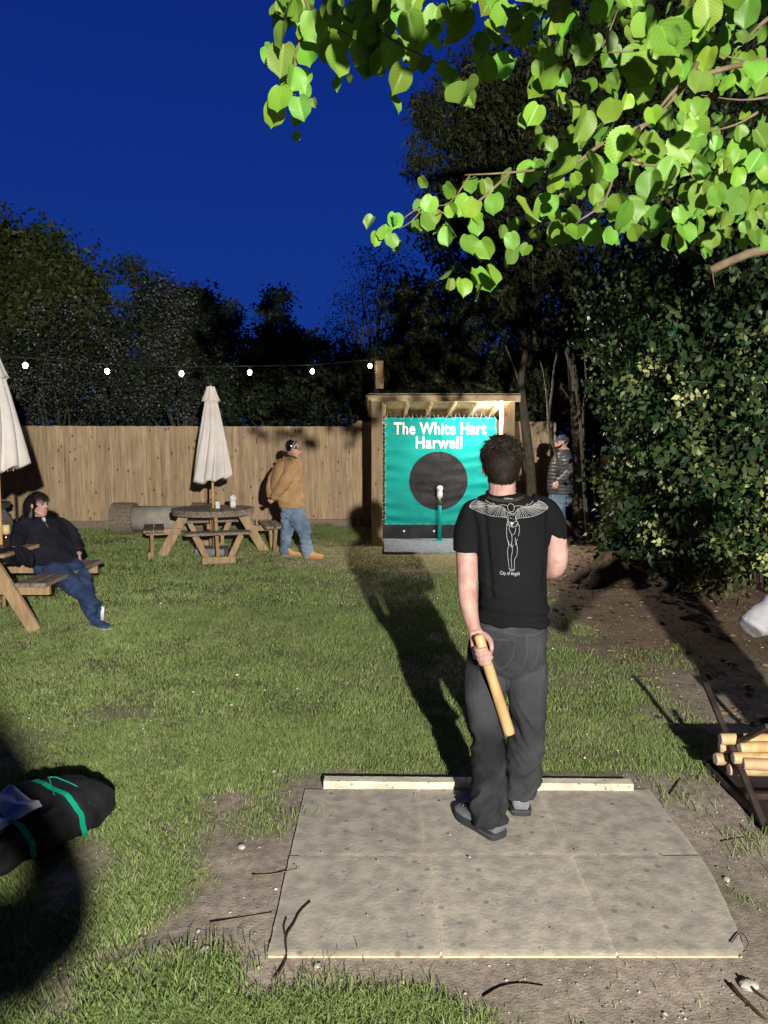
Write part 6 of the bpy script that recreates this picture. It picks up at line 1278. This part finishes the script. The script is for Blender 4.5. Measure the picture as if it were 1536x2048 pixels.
low = lambda u, v_: v_ < 420 + 60*math.sin(u/70) if u > 900 else v_ < 70 + 50*math.sin(u/40)
fill(190, 1000, 1600, -60, 440, lambda u, v_: v_ < 430 + 30*math.sin(u/60) and not (u < 1080 and 160 < v_ < 300), 1.0, 2.5, 3.6)
fill(90, 560, 1050, -80, 150, lambda u, v_: v_ < 60 + 75*max(0, math.sin(u/55)), 1.0, 2.3, 3.2)
fill(220, 1050, 1600, -60, 470, lambda u, v_: v_ < 470 and (u > 1250 or v_ < 120 or v_ > 250), .85, 3.4, 5.0)
fill(60, 1380, 1600, 350, 560, lambda u, v_: True, .85, 3.2, 4.6)
# unseen leaves added above the frame to shade the lime limb and hedge
def over(n, sx0, sx1, sz0, sz1, y0, y1):
    for i in range(n):
        y = rr.uniform(y0, y1); bigleaf(V((1.08+(y+3)*rr.uniform(sx0, sx1), y, 2.5+(y+3)*rr.uniform(sz0, sz1)+.05)), rr.uniform(.08, .11), rr)
over(85, -.235, -.085, .045, .095, .5, 1.5); over(70, .06, .40, .055, .18, .9, 1.8); over(40, -.08, .06, .13, .2, .9, 1.8)
lt_ = thing('lime_tree', 'near lime tree whose bright green leafy limb hangs into the top right', 'tree', (3.6, 2.6, 0))
fa = np.array(LF).ravel(); npmesh('foliage', np.array(LV), fa, 4, M['lime'], cols=np.array(LC), parent=lt_, smooth=True, uv=np.array(LU))
def twg(pts, r, y0=2.35, y1=2.35, nm='branch'):
    n = len(pts); q = [P(u, v_, y0+(y1-y0)*i/(n-1)) for i, (u, v_) in enumerate(pts)]; mb = MB(); mb.tube(q, [r*(1-.7*i/(n-1)) for i in range(n)], 7, 3); mb.build(nm, M['twig'], lt_, True)
mb = MB(); mb.tube([(3.6, 2.6, 0), (3.62, 2.62, 1.5), (3.5, 2.6, 3.0), (3.2, 2.5, 4.2)], [.16, .13, .12, .10], 12, 4); mb.build('trunk', M['bark'], lt_, True)
mb = MB(); mb.tube([(3.4, 2.6, 3.3), (2.6, 2.3, 3.35), tuple(P(1560, 120, 2.4))], [.06, .035, .016], 9, 4); mb.tube([(3.4, 2.6, 3.5), (2.4, 1.6, 3.7), (1.0, 1.4, 3.6), (-.3, 1.6, 3.5), tuple(P(600, -30, 2.3))], [.07, .05, .03, .018, .008], 9, 4); mb.build('limb', M['bark'], lt_, True)
for pts, r in (([(1560, 120), (1490, 128), (1420, 146), (1360, 170), (1300, 240), (1240, 300)], .010), ([(1536, 130), (1480, 120), (1440, 108)], .005), ([(1300, 245), (1200, 290), (1140, 330), (1020, 345), (930, 350)], .007), ([(1278, 100), (1240, 104), (1200, 105)], .004), ([(1395, 125), (1370, 170), (1330, 215), (1290, 250)], .008), ([(1240, 300), (1210, 400), (1160, 440), (1150, 450)], .005),
    ([(1240, 300), (1290, 330), (1360, 330), (1390, 360)], .005), ([(1020, 345), (960, 400), (900, 430), (850, 410), (790, 450)], .0045), ([(850, 410), (820, 445), (770, 470)], .0025), ([(1110, 140), (1150, 120), (1200, 100), (1235, 20)], .006), ([(940, 350), (900, 405), (855, 412)], .003), ([(600, -30), (620, 40), (590, 110), (590, 190)], .006), ([(620, 40), (680, 60), (720, 90)], .004), ([(760, -20), (755, 60), (750, 100)], .006), ([(755, 60), (800, 90), (860, 120), (930, 160)], .005), ([(1536, 195), (1480, 200), (1400, 190)], .004), ([(1560, 20), (1520, 50), (1485, 88)], .009), ([(1515, 225), (1470, 250), (1410, 265)], .005)): twg(pts, r)
mb = MB(); mb.tube([P(1580, 490, 3.4), P(1495, 508, 3.4), P(1421, 541, 3.4)], [.022, .02, .018], 10, 2); mb.build('dead_stub', M['twig'], lt_, True)
twg([(1425, 541), (1427, 560), (1430, 575)], .003, 3.4, 3.4)
